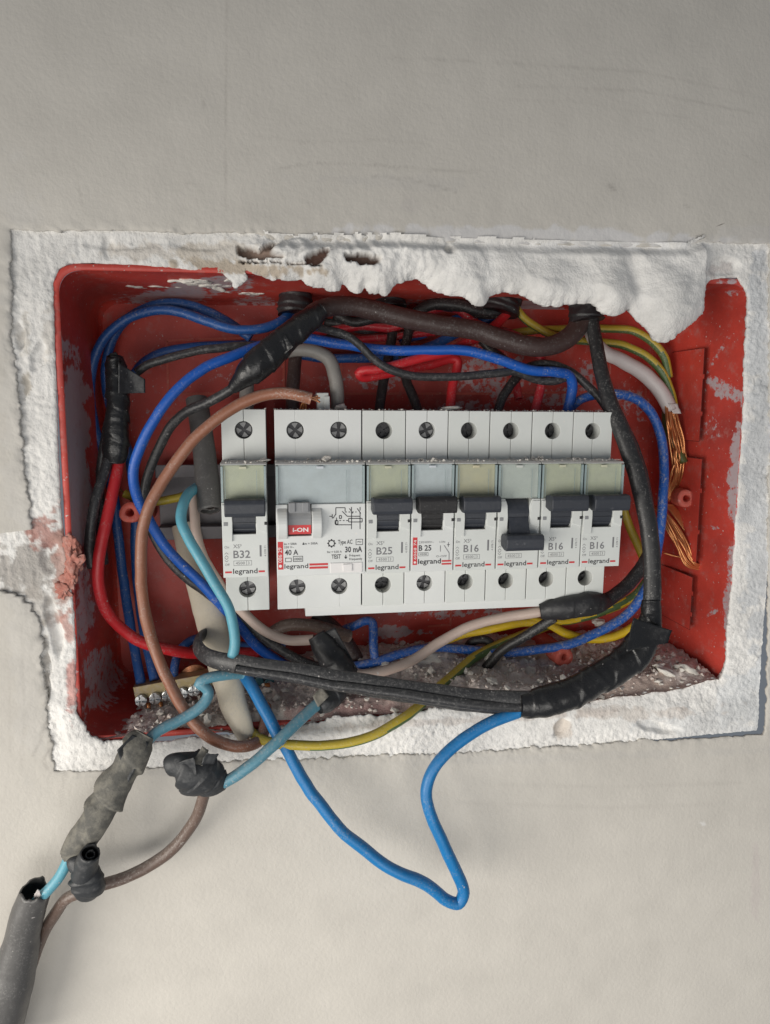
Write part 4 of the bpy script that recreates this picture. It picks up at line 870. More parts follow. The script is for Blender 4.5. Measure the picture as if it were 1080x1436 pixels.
def wire(name, pts, px, mt, label=None, cat='wire', parent=None, group=None, sides=12, flat=1.0, stripe=None, wob=0.03, pname=None):
    sd = (len(bpy.data.objects) * 7.31) % 50
    V, f, AA, SS, X, R = sweep(pts, px, sides, flat, fn=lambda s, a: 1 + wob * fbm(s, np.cos(a) + sd, np.sin(a), sc=.12, octv=2))
    mi = None; mats = [M[mt]]
    if stripe:
        m2, a0, a1, tw = stripe; mats.append(M[m2]); n_, sdn = AA.shape; mi = []
        for i in range(n_ - 1):
            for j in range(sdn):
                a = math.degrees(AA[i, j] + math.pi / sdn + tw * SS[i, j]) % 360; mi.append(1 if (a0 <= a <= a1 if a0 < a1 else (a >= a0 or a <= a1)) else 0)
        mi += [0, 0]
    o = obj(pname or name, V, f, mats, parent, True, mi=mi)
    if parent is None: tag(o, label, cat, group)
    return o
def wthing(name, label, cat, at, group=None): return thing(name, label, cat, P(*at), group)
def tape(pts, px, mt='tape', parent=None, name='tape_wrap', flat=.9, pitch=7.0, amp=.09, wr=.08, sides=44, seed=None, label=None, cat=None, caps=True, hollow=None, wsc=.35):
    sd = seed if seed is not None else (len(bpy.data.objects) * 3.17) % 40
    def fn(s, a):
        ph = s / pitch + a / (2 * math.pi) + .35 * fbm(s, np.cos(a) * 2 + sd, np.sin(a) * 2, sc=.12, octv=2)
        saw = ph - np.floor(ph)
        cr = 1 - np.abs(fbm(s * 1.0 + 3.5 * np.sin(a + sd), np.cos(a) * 2 + sd, np.sin(a) * 2, sc=wsc * .55, octv=2))
        return 1 + amp * (saw ** 1.2 * (1 - sstep(.955, 1, saw)) - .45) + wr * (cr - .6) + .05 * np.sin(2 * a + sd + s * .12)
    V, f, AA, SS, X, R = sweep(pts, px, sides, flat, step=.42, fn=fn, caps=caps)
    o = obj(name, V, f, M[mt], parent, True)
    if parent is None: tag(o, label, cat)
    return o
def flap(corners, mt, parent, name='tape_flap', bulge=1.0, n=14, thick=.25, curl=0.0, seed=1.0):
    """loose sheet through four (u, v, depth) corners in order"""
    q = [P(*c) for c in corners]; Vv = []
    nn = _n(np.cross(q[1] - q[0], q[3] - q[0]))
    for side in (0, thick):
        for i in range(n):
            for j in range(n):
                a, b = i / (n - 1), j / (n - 1)
                p = q[0] * (1 - a) * (1 - b) + q[1] * a * (1 - b) + q[2] * a * b + q[3] * (1 - a) * b
                h = bulge * math.sin(math.pi * a) * (0.6 + .4 * math.sin(3 * b)) + curl * a * a + .35 * float(fbm(a * 3 + seed, b * 3 - seed, octv=3))
                Vv.append(p + nn * (h + side))
    f = []; o_ = n * n
    for i in range(n - 1):
        for j in range(n - 1):
            k = i * n + j; f += [(k, k + 1, k + n + 1, k + n), (o_ + k, o_ + k + n, o_ + k + n + 1, o_ + k + 1)]
    bd = [i for i in range(n)] + [i * n + n - 1 for i in range(1, n)] + [(n - 1) * n + j for j in range(n - 2, -1, -1)] + [i * n for i in range(n - 2, 0, -1)]
    for i in range(len(bd)): a, b = bd[i], bd[(i + 1) % len(bd)]; f.append((b, a, o_ + a, o_ + b))
    return obj(name, Vv, f, M[mt], parent, True)
def hollow(pts, px, mt, parent, name, open_end=-1, wall=.18, flat=1.0, rag=.6, sides=28, inner='hole_dark', seed=2.0, fnx=None):
    """sheath with an open, ragged end showing its hollow"""
    V, f, AA, SS, X, R = sweep(pts, px, sides, flat, fn=(fnx or (lambda s, a: 1 + .05 * fbm(s, np.cos(a) + seed, np.sin(a), sc=.1, octv=3))), caps=False)
    n_ = len(X); V = V.reshape(n_, sides, 3)
    if open_end == 0: V = V[::-1]; X = X[::-1]; R = R[::-1]
    T = X[-1] - X[-3]; T = T / np.linalg.norm(T)
    ang = np.linspace(0, 2 * math.pi, sides, endpoint=False); j = rag * fbm(np.cos(ang) * 2.2 + seed, np.sin(ang) * 2.2, octv=3)
    V[-1] += T * j[:, None]; V[-2] += T * j[:, None] * .6
    rows = list(V); dep = [0, .4, 2.5, 6, 6.01]; sc_ = [1 - wall, 1 - wall * 1.15, 1 - wall * 1.2, 1 - wall * 1.3, .02]
    for d, k in zip(dep, sc_):
        idx = -1 - int(round(d / 1.1)); cen_ = X[max(idx, -len(X))]
        ringp = V[-1] if d < .1 else V[max(idx, -len(V))]
        rows.append(cen_ + (ringp - cen_) * k + (T * j[:, None] if d < .1 else 0) * 0)
    Vv = np.concatenate(rows); nr = len(rows)
    f = [(i * sides + q, i * sides + (q + 1) % sides, (i + 1) * sides + (q + 1) % sides, (i + 1) * sides + q) for i in range(nr - 1) for q in range(sides)]
    mi = [1 if i >= n_ + 1 else 0 for i in range(nr - 1) for q in range(sides)]
    return obj(name, Vv, f, [M[mt], M[inner]], parent, True, mi=mi)

# --- black conduit mouths coming through the top of the box
def conduit(u, v, y, px, ln, label, mt='tape_matt', du=0):
    o = tape([(u - du, v - ln, y + 3, px), (u, v - ln * .5, y, px), (u + du * .6, v, y - 1, px * 1.05)], px, mt, None, 'conduit_end', label=label, cat='conduit', wr=.2, pitch=3.0, flat=1)
    return o
conduit(414, 441, 40, 44, 44, 'ragged black conduit end at the top with the blue wires coming out')
conduit(482, 436, 52, 52, 34, 'dusty black conduit end behind the thick dark brown cable bend')
conduit(548, 434, 50, 44, 30, 'black conduit end under the lowest tip of the middle plaster')
conduit(704, 440, 46, 50, 40, 'black conduit end above the crossing red wires', du=-8)
conduit(822, 452, 32, 46, 34, 'paint spattered black conduit ring at top with the thick black cable')

# --- blue wires
wire('blue_wire', [(795,580,34),(800,560,33),(803,540,31),(797,526,29),(780,522,27),(745,519,26),(705,506,25),(660,493,25),(610,491,26),(560,492,27),(520,489,28),(470,480,28),(425,474,27),(388,478,22),(340,494,16),(290,515,12),(250,545,10),(215,590,10),(194,635,12),(187,668,14),(194,702,17),(213,738,20),(236,772,22),(265,802,24),(300,836,26),(332,872,30),(372,915,36),(440,955,40)], 14.5, 'blue',
     'long bright blue wire sweeping from a breaker top round the left side', sides=14)
wire('blue_wire', [(408,438,40),(395,450,36),(370,460,34),(330,462,34),(290,451,36),(250,438,38),(215,436,40),(180,447,42),(150,470,43),(133,500,44),(126,540,45),(129,580,46),(139,618,47),(150,655,48),(162,720,49),(170,790,49),(180,860,44),(190,920,34),(198,960,27)], 13.5, 'blue_dim', 'dim blue wire arching round the far left to the terminal bar, outermost one')
wire('blue_wire', [(352,474,44),(325,455,45),(295,438,46),(262,427,47),(225,426,48),(190,440,49),(165,462,50),(150,500,51),(150,550,52),(165,600,52),(182,640,52),(190,700,52),(190,770,52),(195,840,48),(205,900,38),(217,955,27)], 13.5, 'blue_dim', 'dim blue wire just inside the outermost one, ending second on the terminal bar')
wire('blue_wire', [(188,525,46),(200,510,46),(225,495,46),(265,487,46),(310,484,48),(350,484,50),(400,494,50),(450,502,50),(505,503,50),(560,500,50),(607,484,49),(640,468,49),(676,452,49),(700,440,48)], 13, 'blue_dim', 'dark blue wire running behind the black one to the top right conduit')
wire('blue_wire', [(800,572,36),(815,560,35),(840,553,33),(866,552,32),(893,560,32),(914,580,32),(927,612,31),(931,650,30),(930,690,28),(928,725,27),(923,765,25),(915,805,24),(900,836,23),(878,862,24),(850,881,25),(803,902,27),(750,912,30),(700,915,34),(650,911,36),(610,908,38),(565,916,38),(525,929,37),(480,938,36)], 13, 'blue_dust',
     'dust speckled blue wire going down the right side then back along the bottom')
wire('blue_wire', [(478,884,46),(495,878,44),(515,870,41),(522,872,40),(524,882,40),(524,905,39),(527,932,38)], 12.5, 'blue_dust', 'short blue wire with a sharp elbow under the busbar strip')
wire('blue_wire', [(742,990,-14),(728,998,-14),(690,1012,-15),(645,1040,-17),(613,1072,-19),(598,1103,-20),(601,1135,-21),(620,1180,-22),(640,1225,-22),(649,1252,-22),(642,1267,-22),(624,1262,-22),(600,1240,-22),(565,1225,-22),(520,1200,-20),(475,1160,-18),(435,1110,-14),(410,1066,-11),(392,1035,-9),(372,1000,-4),(352,962,4),(330,930,14)], 17, 'blue_sky',
     'bright sky blue wire hanging out in a loop over the lower wall', sides=16)
wire('blue_wire', [(243,956,27),(246,930,32),(255,908,40),(275,895,42),(300,900,44),(340,905,46),(400,905,48)], 12, 'blue_dim', 'short dark blue wire curving behind the brown wire near the terminal bar')

# --- red wires
wire('red_wire', [(722,425,47),(712,438,45),(697,454,42),(676,470,38),(652,482,34),(635,491,31),(605,499,28),(560,511,25),(530,518,24),(510,519,24),(503,523,25),(508,529,27),(530,527,30),(565,519,34),(605,511,38),(632,503,40),(642,505,40),(641,520,40),(635,540,38),(630,580,34)], 13.5, 'red', 'red wire folded back in a hairpin, dropping behind the thin white flake')
wire('red_wire', [(425,468,50),(450,466,50),(480,461,49),(512,457,49),(548,459,49),(580,448,48),(600,437,46),(625,431,45),(648,438,44),(664,452,44),(690,462,45),(720,470,45),(742,485,42),(757,500,39),(763,516,38),(759,540,37),(749,580,34)], 12.5, 'red_dust', 'red wire weaving behind the dark brown cable, dropping left of the blue wire end')
wire('red_wire', [(168,640,24),(163,668,21),(155,705,18),(146,745,15),(139,785,14),(139,825,15),(150,858,18),(172,884,22),(200,901,25),(235,911,28),(270,916,34),(310,915,40),(360,915,46)], 16, 'red', 'thick red wire bowing down the left side of the box', sides=14)

# --- black wires and the taped joints they carry
g_small = None
wire('black_wire', [(552,440,52),(550,470,50),(545,500,48),(538,535,42),(531,582,34)], 14, 'black', 'short straight black wire dropping into the breaker beside the wide switch')
wire('black_wire', [(578,440,52),(572,470,50),(566,500,48),(569,530,44),(578,556,39),(588,582,34)], 14, 'black', 'short black wire dropping into the red strip breaker')
wire('black_wire', [(668,468,50),(682,484,49),(700,500,47),(720,514,44),(727,524,42),(716,540,39),(705,558,37),(696,582,34)], 13.5, 'black', 'black wire bent like an elbow above the switched off breaker')
wire('black_wire', [(580,446,50),(592,434,47),(612,427,45),(640,428,44),(668,436,44),(692,438,45),(718,424,47)], 19, 'black', 'thick black cable arched over the red wire below the plaster', 'cable')
wire('black_wire', [(735,517,34),(752,511,33),(775,511,33),(800,520,33),(820,536,32),(840,556,30),(862,588,26),(884,628,20),(900,680,16)], 11.5, 'black_dusty', 'thin dusty black wire joining the thick black cable at right')
t = wthing('black_wire', 'dusty black wire with a long black tape joint curling round the left', 'wire', (334, 535, 6))
wire('black_wire', [(440,458,14),(462,463,18),(485,470,20),(505,484,21),(522,502,22),(545,517,22),(575,526,23),(615,529,24),(660,527,25),(700,523,26),(722,521,27),(740,528,28),(760,534,29),(780,534,29),(800,526,31)], 11.5, 'black_dusty', parent=t, pname='upper_lead')
wire('black_wire', [(345,530,8),(318,550,12),(290,565,16),(264,576,19),(243,594,22),(224,626,25),(208,665,26),(202,700,27),(212,742,27),(236,785,27),(270,817,28),(305,840,30),(340,868,32),(385,905,34),(430,930,36),(480,945,40)], 13.5, 'black_dusty', parent=t, pname='lower_lead')
j = tape([(452,434,12,22),(440,444,11,30),(422,458,9,34),(402,474,7,36),(386,490,6,41),(366,508,5,44),(348,524,5,38),(338,534,6,26),(326,545,8,16)], 30, 'tape', t, pitch=9, amp=.09, wr=.08, seed=3)
flap([(400, 468, 2), (412, 486, 1), (398, 498, 3), (386, 486, 1)], 'tape', j, bulge=.8, seed=2)
wire('black_wire', [(192,522,30),(206,512,29),(230,504,28),(270,493,28),(310,488,28),(350,486,29),(390,490,32),(430,482,38),(480,470,46)], 12, 'black_dusty', 'thin black wire running from the left taped bundle to the tape joint')
t = wthing('black_wire', 'black wires bundled in glossy tape on the far left, one cut short', 'wire', (162, 640, 22))
tape([(161,499,24,20),(163,515,24,28),(166,545,23,32),(165,575,22,33),(163,605,22,36),(162,632,22,36),(160,648,22,26)], 32, 'tape', t, pitch=14, amp=.10, wr=.10, seed=11)
flap([(166, 508, 16), (204, 532, 20), (204, 551, 21), (166, 553, 17)], 'tape_matt', t, bulge=1.6, seed=5)
hollow([(164,530,24),(161,515,23),(160,499,21)], 20, 'tape', t, 'tape_mouth', rag=1.0, wall=.15)
wire('black_wire', [(156,632,22),(146,665,19),(134,705,16),(127,745,15),(126,775,16),(130,795,17)], 14.5, 'black_dusty', parent=t, pname='cut_lead', sides=14)
wire('black_wire', [(150,600,30),(143,640,30),(140,690,32),(140,740,36),(146,790,40)], 12, 'black_dusty', parent=t, pname='rear_lead')
t = wthing('black_wire', 'thin black wire dipping from the lower right tape joint into the rubble', 'wire', (655, 952, 36))
wire('black_wire', [(778,866,14),(762,876,16),(735,893,20),(706,910,25),(684,934,30),(668,950,34),(654,955,37)], 13.5, 'black', parent=t, pname='lead', sides=12)
wire('black_wire', [(655,912,42),(660,902,41),(672,897,40),(684,898,39),(691,908,39),(690,924,38),(680,940,38),(668,950,37)], 12.5, 'black_dusty', parent=t, pname='rear_loop')
tape([(640,954,38,18),(655,958,37,24),(672,955,37,18)], 20, 'tape_matt', t, 'grommet', amp=.03, wr=.1)

wire('black_wire', [(455,452,52),(480,455,51),(510,462,51),(540,458,51),(575,452,51),(610,455,52),(650,462,52)], 12, 'black_dusty', 'thin black wire lying deep behind the thick dark brown cable', 'wire')
wire('black_wire', [(470,440,49),(495,452,48),(520,448,48),(548,444,49),(575,440,50)], 15, 'black', 'short black cable just under the dark brown cable, near the middle conduits', 'cable')
wire('blue_wire', [(560,476,53),(590,470,53),(620,455,52),(648,444,51),(680,438,50),(706,436,48)], 12, 'blue_dim', 'dark blue wire rising behind the red wire to the top conduit')
wire('red_wire', [(640,452,51),(668,470,51),(690,488,51),(708,505,50),(722,530,48),(728,560,44)], 12, 'red_dust', 'dull red wire slanting behind the blue one above the switched off breaker')
wire('red_wire', [(440,474,52),(475,476,52),(520,474,52),(565,470,52),(610,466,52)], 11, 'red_dust', 'thin dull red wire deep at the back above the bright blue wire')
# thick dark brown cable over the top
wire('brown_cable', [(428,452,14),(442,438,17),(462,430,19),(490,429,21),(530,436,23),(575,448,24),(620,457,25),(665,463,26),(705,476,26),(740,486,26),(772,485,27),(797,473,29),(812,456,31),(822,438,32)], 27, 'brown_dark', 'thick dark brown cable slung across the top from the tape joint', 'cable', sides=18)
# grey cables
wire('grey_cable', [(375,500,36),(395,494,35),(420,490,34),(445,493,33),(462,506,32),(469,528,31),(472,552,31),(473,582,32)], 19, 'grey', 'beige grey cable bent down into the wide residual current switch', 'cable', sides=16)
wire('grey_cable', [(350,500,40),(347,530,38),(346,555,36),(345,584,34)], 20, 'grey', 'grey cable entering the left end breaker behind the tape joint', 'cable', sides=16)
wire('brown_cable', [(415,488,44),(413,515,42),(411,545,38),(409,584,34)], 19, 'brown_dark', 'dark brown cable entering the left terminal of the wide switch', 'cable', sides=16)
t = wthing('grey_cable', 'cut stub of dusty grey cable with hollow end, left of the breakers', 'cable', (292, 715, 18))
hollow([(276,560,40,30),(281,590,36,31),(287,630,30,32),(291,665,24,33),(293,692,20,33),(294,716,17,32)], 32, 'grey_dark', t, 'sheath', wall=.16, rag=.5)
for k, (du, dv) in enumerate(((-5, 0), (0, 1), (5, 0))): wire('core', [(293+du,700,21),(294+du,714+dv,18)], 6, 'grey_dark', parent=t)
# white grey cable at right + bare copper
t = wthing('white_cable', 'whitish cable at upper right ending in bare copper strands', 'cable', (945, 575, 30))
wire('sheath', [(822,446,36,16),(830,472,37,17),(846,492,38,19),(872,506,39,20),(903,526,39,21),(926,550,38,21),(941,576,36,20)], 20, 'white', parent=t, sides=16)
flap([(938, 566, 33), (950, 566, 33), (956, 580, 32), (944, 580, 33)], 'white', t, 'sheath_flap', bulge=.3, n=6)
for k in range(13):
    q = rng.normal(0, 1, 12); o_ = (k - 6) * 1.55
    wire('copper_strand', [(940+o_*.7,568,35),(944+o_*.9+q[0],592,33+q[1]),(949+o_+q[2]*1.5,618,31+q[3]*1.6),(953+o_*.9+q[4]*1.5,642,31+q[5]*1.5),(952+o_*.8+q[6]*1.6,662,33+q[7]),(945+o_*.8+q[8],682,37),(934+o_*.5,702,40)], 2.9, 'copper', parent=t, sides=7, wob=0)
t = wthing('copper_bundle', 'bundle of bare copper strands folded into a loop at the right wall', 'copper strands', (960, 770, 28))
for k in range(11):
    q = rng.normal(0, 1, 12); e = (k - 5) * 1.5; L_ = 1 + .06 * q[0]
    wire('copper_strand', [(912+e*.5,708,40),(928+e*.9,718+e*.3,34+q[1]),(943+e*1.2+q[2],742,29+q[3]),(957+e*1.1+q[4],766,25+q[5]),(968+e*.9,786*1+abs(e)*.7+q[6],23+q[7]),(980+e*.5,795-e*.3+q[6],23),(991-e*.4,787-e*.7,24+q[8]),(988-e*.9,770-e*.4,26+q[9]),(972-e*1.0,750,29),(955-e*.8,728,33),(938-e*.6,708,38)], 2.9, 'copper', parent=t, sides=7, wob=0)
wire('copper_strand', [(930,775,34),(948,780,32),(964,782,30)], 2.6, 'copper', parent=t, sides=6, wob=0)
# --- yellow/green earth wires
ST = ('green', 240, 320, .010)
wire('earth_wire', [(722,430,46),(735,446,45),(752,458,44),(777,470,42),(806,476,43),(850,480,43),(880,487,42),(908,501,41),(928,522,40),(940,548,39),(945,570,38)], 11.5, 'yellow_dull', 'yellow green wire crossing under the dark brown cable to the copper end', stripe=ST)
wire('earth_wire', [(716,468,48),(750,463,47),(790,461,46),(830,460,45),(865,461,44),(892,466,43),(916,481,42),(932,502,41),(938,530,40)], 11.5, 'yellow_dull', 'yellow green wire arching highest, just under the plaster tongue', stripe=ST)
wire('olive_wire', [(935,560,42),(934,585,40),(936,605,37),(945,622,34),(955,640,31),(959,649,30)], 11, 'olive', 'short olive green wire cut off in front of the copper strands')
wire('earth_wire', [(912,808,30),(893,832,31),(868,848,32),(835,860,33),(800,869,34),(765,872,34),(730,874,34),(690,882,35),(650,890,36),(615,903,38),(585,918,41),(560,935,44)], 12, 'yellow', 'bright yellow green wire running beside the beige wire along the bottom', stripe=('green', 235, 310, .06))
wire('earth_wire', [(898,872,30),(880,884,30),(855,894,30),(825,896,31),(795,888,32),(770,876,33),(740,868,35)], 12, 'yellow', 'yellow wire dipping in a short arc above the bottom right screw boss', stripe=('green', 40, 105, .02))
wire('earth_wire', [(770,876,42),(740,888,40),(705,902,38),(672,918,33),(645,938,26),(620,960,16),(598,982,6),(570,1004,-4),(540,1022,-8),(505,1037,-10),(462,1045,-11),(420,1046,-11),(385,1042,-9),(362,1034,-4),(345,1020,4)], 14, 'yellow_dull', 'yellow green earth wire sweeping out over the bottom plaster', stripe=('green', 165, 245, .012), sides=16)
wire('earth_wire', [(905,790,42),(893,760,44),(880,730,46),(872,700,46)], 12, 'yellow_dull', 'yellow wire half hidden beside the right end breaker', stripe=ST)
t = wthing('earth_wire', 'short yellow wire stub with frayed end crossing the mounting rail', 'wire', (215, 702, 34))
wire('lead', [(175,692,36),(190,698,35),(215,703,36),(245,699,37),(268,692,38)], 12, 'yellow_dull', parent=t)
for k in range(4): wire('frayed_strand', [(176,692,36),(170+k*1.5,687+k*1.5,35),(166+k*2,683+k*3,34)], 2.2, 'copper_dull', parent=t, sides=5)

# --- brown, beige, cyan
t = wthing('brown_wire', 'orange brown wire looping from above the left breaker down to the sill', 'wire', (200, 790, 4))
wire('insulation', [(436,559,-6),(422,555,-6),(400,551,-4),(375,553,-2),(345,563,-1),(310,583,0),(270,618,2),(238,660,4),(212,705,4),(200,748,5),(197,790,6),(199,830,8),(206,872,9),(216,908,9),(231,945,6),(250,982,0),(272,1014,-6),(298,1036,-9),(328,1046,-10),(352,1045,-8),(366,1036,-4),(372,1015,2),(372,990,10)], 16.5, 'brown', parent=t, sides=16)
for k in range(4): wire('frayed_strand', [(432,558,-6),(440,557+k,-6),(446+k%2*3,555+k*3,-6)], 3, 'copper_dull', parent=t, sides=5)
for k in range(3): wire('frayed_strand', [(428,560,20),(423+k*3,568,21),(421+k*4,574,22)], 3, 'copper', parent=t, sides=5)
wire('cyan_wire', [(276,684,22),(265,692,16),(257,708,10),(255,728,6),(263,750,3),(278,776,0),(293,802,-2),(310,832,-3),(322,860,-4),(328,885,-4),(329,905,-4),(326,921,-4)], 15, 'cyan', 'short cyan wire beside the left breaker, cut off square at its lower end', sides=16)
t = wthing('beige_wire', 'beige pink wire running from the stub along the bottom through black tape', 'wire', (470, 920, 12))
wire('rear_lead', [(272,690,28),(273,715,24),(275,745,20),(285,780,18),(301,808,18),(322,838,18),(348,866,18),(376,888,18),(405,898,17),(440,897,15)], 14, 'beige', parent=t, sides=14)
wire('front_lead', [(495,946,10),(512,946,10),(545,939,12),(580,925,14),(610,905,16),(640,887,17),(675,873,17),(715,865,16),(750,859,14),(768,856,13)], 14.5, 'beige', parent=t, sides=14)
j = tape([(444,890,14,26),(452,902,13,34),(464,918,12,38),(478,936,11,38),(490,950,11,30)], 34, 'tape_matt', t, pitch=9, amp=.06, wr=.18, seed=7, wsc=.22)
flap([(438, 894, 12), (470, 880, 12), (500, 936, 8), (488, 958, 8)], 'tape_matt', j, bulge=1.2, seed=8)
j = tape([(757,857,13,22),(768,856,12,28),(785,853,10,32),(805,850,9,32),(822,847,9,33),(838,845,10,30),(850,843,12,22),(862,836,14,18)], 30, 'tape_matt', t, pitch=10, amp=.04, wr=.08, seed=9)
wire('black_wire', [(840,846,11),(862,835,14),(882,818,17),(900,797,19),(914,772,20)], 19, 'black', parent=t, pname='black_tail')
# brown pieces behind
wire('brown_cable', [(372,902,40),(384,886,38),(405,876,37),(435,876,37),(465,884,38),(490,892,40)], 18, 'taupe', 'short greyish brown cable curled behind the taped beige wire', 'cable', sides=14)
wire('brown_cable', [(440,862,46),(462,878,44),(482,900,44),(500,930,44)], 26, 'brown_dark', 'dark thick cable dropping behind the tape under the busbar strip', 'cable', sides=14)

# --- thick black cable on the right, taped elbow, flat black cable across the bottom
t = wthing('black_cable', 'thick black cable down the right with taped elbow, crossing the bottom front', 'cable', (900, 900, -8))
wire('right_run', [(828,440,30,20),(836,480,26,20),(844,525,20,21),(856,568,14,23),(874,612,8,26),(890,655,4,26),(903,700,1,25),(911,750,-2,25),(915,800,-4,25),(914,850,-6,26),(908,885,-7,27)], 24, 'black', parent=t, sides=20, flat=.8)
wire('second_core', [(868,585,20,10),(886,618,14,14),(900,655,9,14),(910,700,6,13),(916,750,3,10)], 12, 'black', parent=t, sides=14)
wire('bottom_run', [(752,985,-13,34),(720,985,-13,35),(680,983,-12,35),(630,979,-12,34),(580,972,-11,33),(530,964,-10,32),(480,955,-9,31),(430,946,-8,30),(380,938,-7,29),(335,931,-5,28),(305,926,-1,26),(285,917,5,24),(277,905,12,22),(281,893,20,20),(296,889,28,19),(318,896,36,18)], 30, 'black_dusty', parent=t, sides=20, flat=.55)
wire('bottom_core', [(748,992,-15,14),(690,990,-15,15),(630,984,-15,15),(560,974,-14,14),(480,962,-12,13),(400,948,-10,12),(330,938,-8,11)], 14, 'black_dusty', parent=t, sides=12)
j = tape([(914,842,-6,27),(912,868,-7,32),(905,892,-8,40),(893,912,-9,45),(874,930,-10,44),(850,946,-11,44),(820,962,-12,46),(790,976,-13,45),(765,984,-14,42),(742,988,-14,36),(728,989,-14,32)], 42, 'tape', t, pitch=17, amp=.10, wr=.07, seed=13, sides=56)
flap([(888, 866, -18), (942, 884, -17), (937, 902, -17), (878, 914, -22)], 'tape', j, bulge=1.6, seed=4)
# --- cream sheath
t = wthing('cream_cable', 'empty cream cable sheath slanting out over the bottom edge', 'cable', (345, 1030, 0))
hollow([(258,735,46,34),(268,775,42,38),(280,815,37,40),(292,860,30,42),(303,900,22,42),(315,945,13,40),(328,985,5,37),(338,1012,0,32),(347,1036,-3,24)], 38, 'cream', t, 'sheath', flat=.55, rag=1.2, wall=.3, inner='copper_dull')
# --- cyan leads leaving the box with their taped joints
t = wthing('cyan_wire', 'cyan wire bent back at the sill, leaving in long grey dusty tape', 'wire', (200, 1050, -14))
wire('upper_lead', [(340,944,2),(320,946,-1),(300,949,-3),(285,954,-4),(280,958,-4),(286,961,-4),(293,970,-4),(290,982,-5),(278,995,-6),(258,1008,-7),(235,1019,-9),(217,1030,-11),(204,1044,-13),(196,1056,-14)], 15.5, 'cyan_dust', parent=t, sides=16)
j = tape([(204,1030,-13,26),(197,1040,-14,38),(187,1058,-16,42),(176,1080,-17,42),(162,1102,-18,48),(147,1128,-19,48),(128,1156,-20,42),(110,1182,-20,36),(98,1200,-20,24),(95,1208,-20,14)], 40, 'tape_grey', t, pitch=17, amp=.30, wr=.05, seed=17, flat=.7, sides=56)
flap([(186, 1030, -17), (209, 1042, -17), (180, 1098, -21), (164, 1052, -20)], 'tape_slate', j, bulge=1.8, seed=6)
wire('lower_lead', [(98,1200,-20),(92,1214,-20),(82,1232,-20),(68,1248,-20),(57,1258,-19),(49,1268,-17),(42,1290,-16)], 15, 'cyan', parent=t, sides=16)
t = wthing('cyan_wire', 'cyan wire from the middle tape to the crumpled black tape on the wall', 'wire', (395, 1035, -12))
wire('lead', [(455,980,-2),(440,992,-5),(418,1012,-10),(393,1036,-15),(365,1062,-18),(338,1083,-19),(305,1102,-18)], 16.5, 'cyan_dust', parent=t, sides=16)
j = tape([(478,966,2,26),(468,976,0,30),(456,986,-3,30),(446,993,-5,20)], 28, 'tape_slate', t, pitch=8, amp=.1, wr=.2, seed=19)
flap([(438, 976, -6), (452, 962, -4), (462, 976, -7), (446, 992, -8)], 'tape_grey', j, 'tape_edge', bulge=.5, n=8)
t = wthing('taupe_wire', 'taupe brown wire drooping across the lower wall between two tape wads', 'wire', (230, 1195, -12))
wire('lead', [(288,1108,-17),(284,1122,-16),(277,1143,-14),(260,1170,-12),(236,1196,-11),(205,1217,-11),(170,1233,-13),(140,1243,-15),(112,1252,-17),(94,1260,-16),(79,1278,-13),(64,1302,-11),(52,1328,-9),(40,1365,-7)], 16.5, 'taupe', parent=t, sides=16)
j = tape([(316,1096,-17,22),(306,1095,-18,38),(292,1090,-19,54),(277,1084,-20,60),(262,1078,-21,56),(248,1075,-21,46),(238,1078,-20,30),(234,1080,-20,14)], 50, 'tape_slate', t, pitch=8, amp=.16, wr=.22, seed=23, flat=.75, sides=64, wsc=.25)
flap([(234, 1078, -24), (272, 1062, -28), (276, 1088, -27), (252, 1092, -25)], 'tape_slate', j, bulge=1.2, seed=9)
flap([(268, 1070, -24), (284, 1046, -23), (292, 1052, -23), (284, 1074, -26)], 'tape_grey', j, bulge=.6, seed=12, n=8)
flap([(282, 1072, -26), (290, 1056, -28), (307, 1058, -27), (300, 1072, -25)], 'tape_slate', j, bulge=.8, seed=14, n=8)
j = tape([(98,1216,-22,20),(106,1214,-22,34),(118,1222,-22,42),(124,1236,-22,42),(126,1250,-20,34),(134,1246,-18,20)], 40, 'tape_slate', t, pitch=6, amp=.15, wr=.24, seed=29, flat=.75, sides=60, wsc=.28)
hollow([(118,1226,-22,34),(122,1210,-24,32),(127,1196,-27,28)], 30, 'tape_slate', j, 'tape_curl', rag=1.2, wall=.14)
hollow([(122,1212,-24,15),(125,1204,-25.5,15),(127,1198,-27,13)], 14, 'tape_slate', j, 'tape_curl', rag=.8, wall=.2)
flap([(96, 1212, -24), (126, 1206, -26), (128, 1222, -25), (108, 1224, -25)], 'tape_slate', j, bulge=.8, seed=16, n=10)
t = wthing('conduit', 'thick dark grey conduit with cut open end at the lower left corner', 'conduit', (15, 1400, -17))
hollow([(-16,1490,-14,66),(0,1440,-14,62),(14,1390,-15,57),(25,1340,-15,51),(35,1295,-16,46),(44,1266,-17,42),(51,1248,-18,40)], 50, 'grey_dark', t, 'sheath', flat=.95, rag=2.2, wall=.10, sides=40)
flap([(47, 1256, -21), (53, 1247, -23), (57, 1256, -22), (50, 1276, -20)], 'white', t, 'torn_lining', bulge=.5, n=8, seed=1)

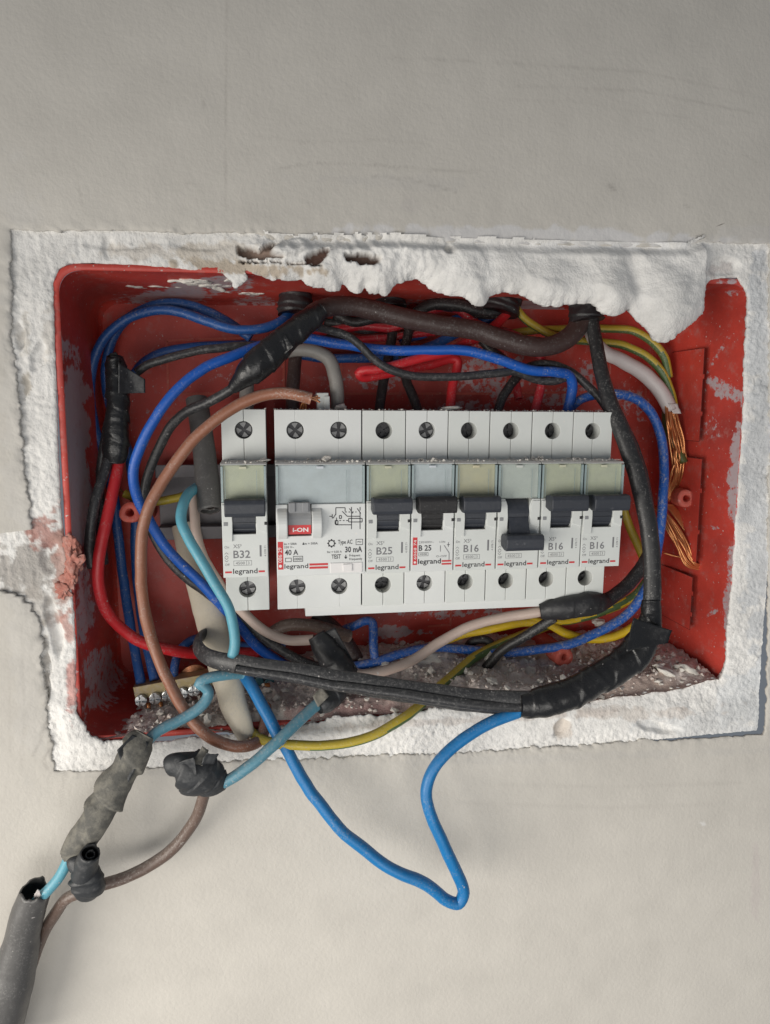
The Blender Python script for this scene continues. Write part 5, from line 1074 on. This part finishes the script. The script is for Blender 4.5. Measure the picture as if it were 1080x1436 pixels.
# --- terminal bar
t = wthing('terminal_bar', 'brass terminal bar with bright screws in the bottom left of the box', 'terminal bar', (250, 968, 36))
a, b = P(188, 973, 23), P(342, 945, 23); d = _n(b - a); up = np.cross((0, 1, 0), d) * -1
if up[2] < 0: up = -up
def lbox(p, q, h0, h1, y0, y1): 
    return [p + up * h0 + [0, y0, 0], q + up * h0 + [0, y0, 0], q + up * h1 + [0, y0, 0], p + up * h1 + [0, y0, 0], p + up * h0 + [0, y1, 0], q + up * h0 + [0, y1, 0], q + up * h1 + [0, y1, 0], p + up * h1 + [0, y1, 0]]
m = MB(); m.add(lbox(a, b, -3, 3.0, 0, 7), [(0, 1, 2, 3), (4, 7, 6, 5), (0, 4, 5, 1), (3, 2, 6, 7), (0, 3, 7, 4), (1, 5, 6, 2)]); bevel(m.build('bar', M['brass'], t), .3)
for (u, v) in [(197, 984), (217, 981), (235, 977), (255, 974), (272, 970), (290, 967), (309, 961)]:
    c = P(u, v, 20.5); m = MB(); r = 2.6
    m.prism(arc(c[0], c[2], r, 0, 340, 17), c[1] + 1.2, c[1] + 4)
    for k in range(4): m.prism(arc(c[0], c[2], r * .97, 90 * k + 14, 90 * k + 76, 5) + [(c[0] + .5 * math.cos(math.radians(90 * k + 45)), c[2] + .5 * math.sin(math.radians(90 * k + 45)))], c[1] + .2, c[1] + 1.3)
    bevel(m.build('bar_screw', M['screw'], t), .2, 2, 30)
for (u, v) in [(198, 962), (217, 957)]: wire('bare_end', [(u, v - 4, 27), (u + 1, v + 4, 27), (u + 2, v + 10, 27)], 9, 'copper_dull', parent=t)
for (u, v) in [(208, 990), (225, 988)]: wire('bare_end', [(u, v - 4, 24), (u + 1, v + 6, 23)], 6, 'copper', parent=t)
t = wthing('copper_loop', 'twisted copper strand loop bent behind the cyan wire by the terminal bar', 'copper strands', (270, 945, 30))
for k in range(7):
    o_ = k - 3
    wire('copper_strand', [(253+o_*.8,958,24),(257+o_*.9,947+o_*.9,31),(266+o_*.3,939+o_*1.3,30),(277-o_*.3,937+o_*1.4,30),(286-o_*.7,942+o_*1.2,31),(289-o_*.9,952,25)], 3.4, 'copper_dull', parent=t, sides=6, wob=0)
t = wthing('connector', 'dusty teal connector piece half hidden behind the cream cable sheath', 'connector', (362, 952, 36))
M['teal'] = mat('teal_plastic', (0.05, 0.14, 0.17), .4, dust=.4, dustcol=(.3, .32, .32), dscale=500)
for k in range(3):
    c = P(348 + k * 15, 954 + k * 2, 36); m = MB(); m.prism(arc(c[0], c[2], 2.3, 0, 340, 17), c[1], c[1] + 6); bevel(m.build('connector_cell', M['teal'], t), .4)
for k in range(3): wire('copper_strand', [(372+k*2.5,958,32),(374+k*2.2,966,31),(375+k*2.5,974,30)], 3.2, 'copper', parent=t, sides=6)
m = MB(); c = P(453, 562, 22); m.box(c[0]-2.5, c[0]+2.5, c[1], c[1]+8, c[2]-5, c[2]+3.4); m.box(c[0]+.5, c[0]+2.9, c[1]-1, c[1], c[2]-5, c[2]+2); o = bevel(m.build('terminal_clip', M['casing'], None), .4); tag(o, 'pale plastic clip standing on the wide residual current switch', 'clip')
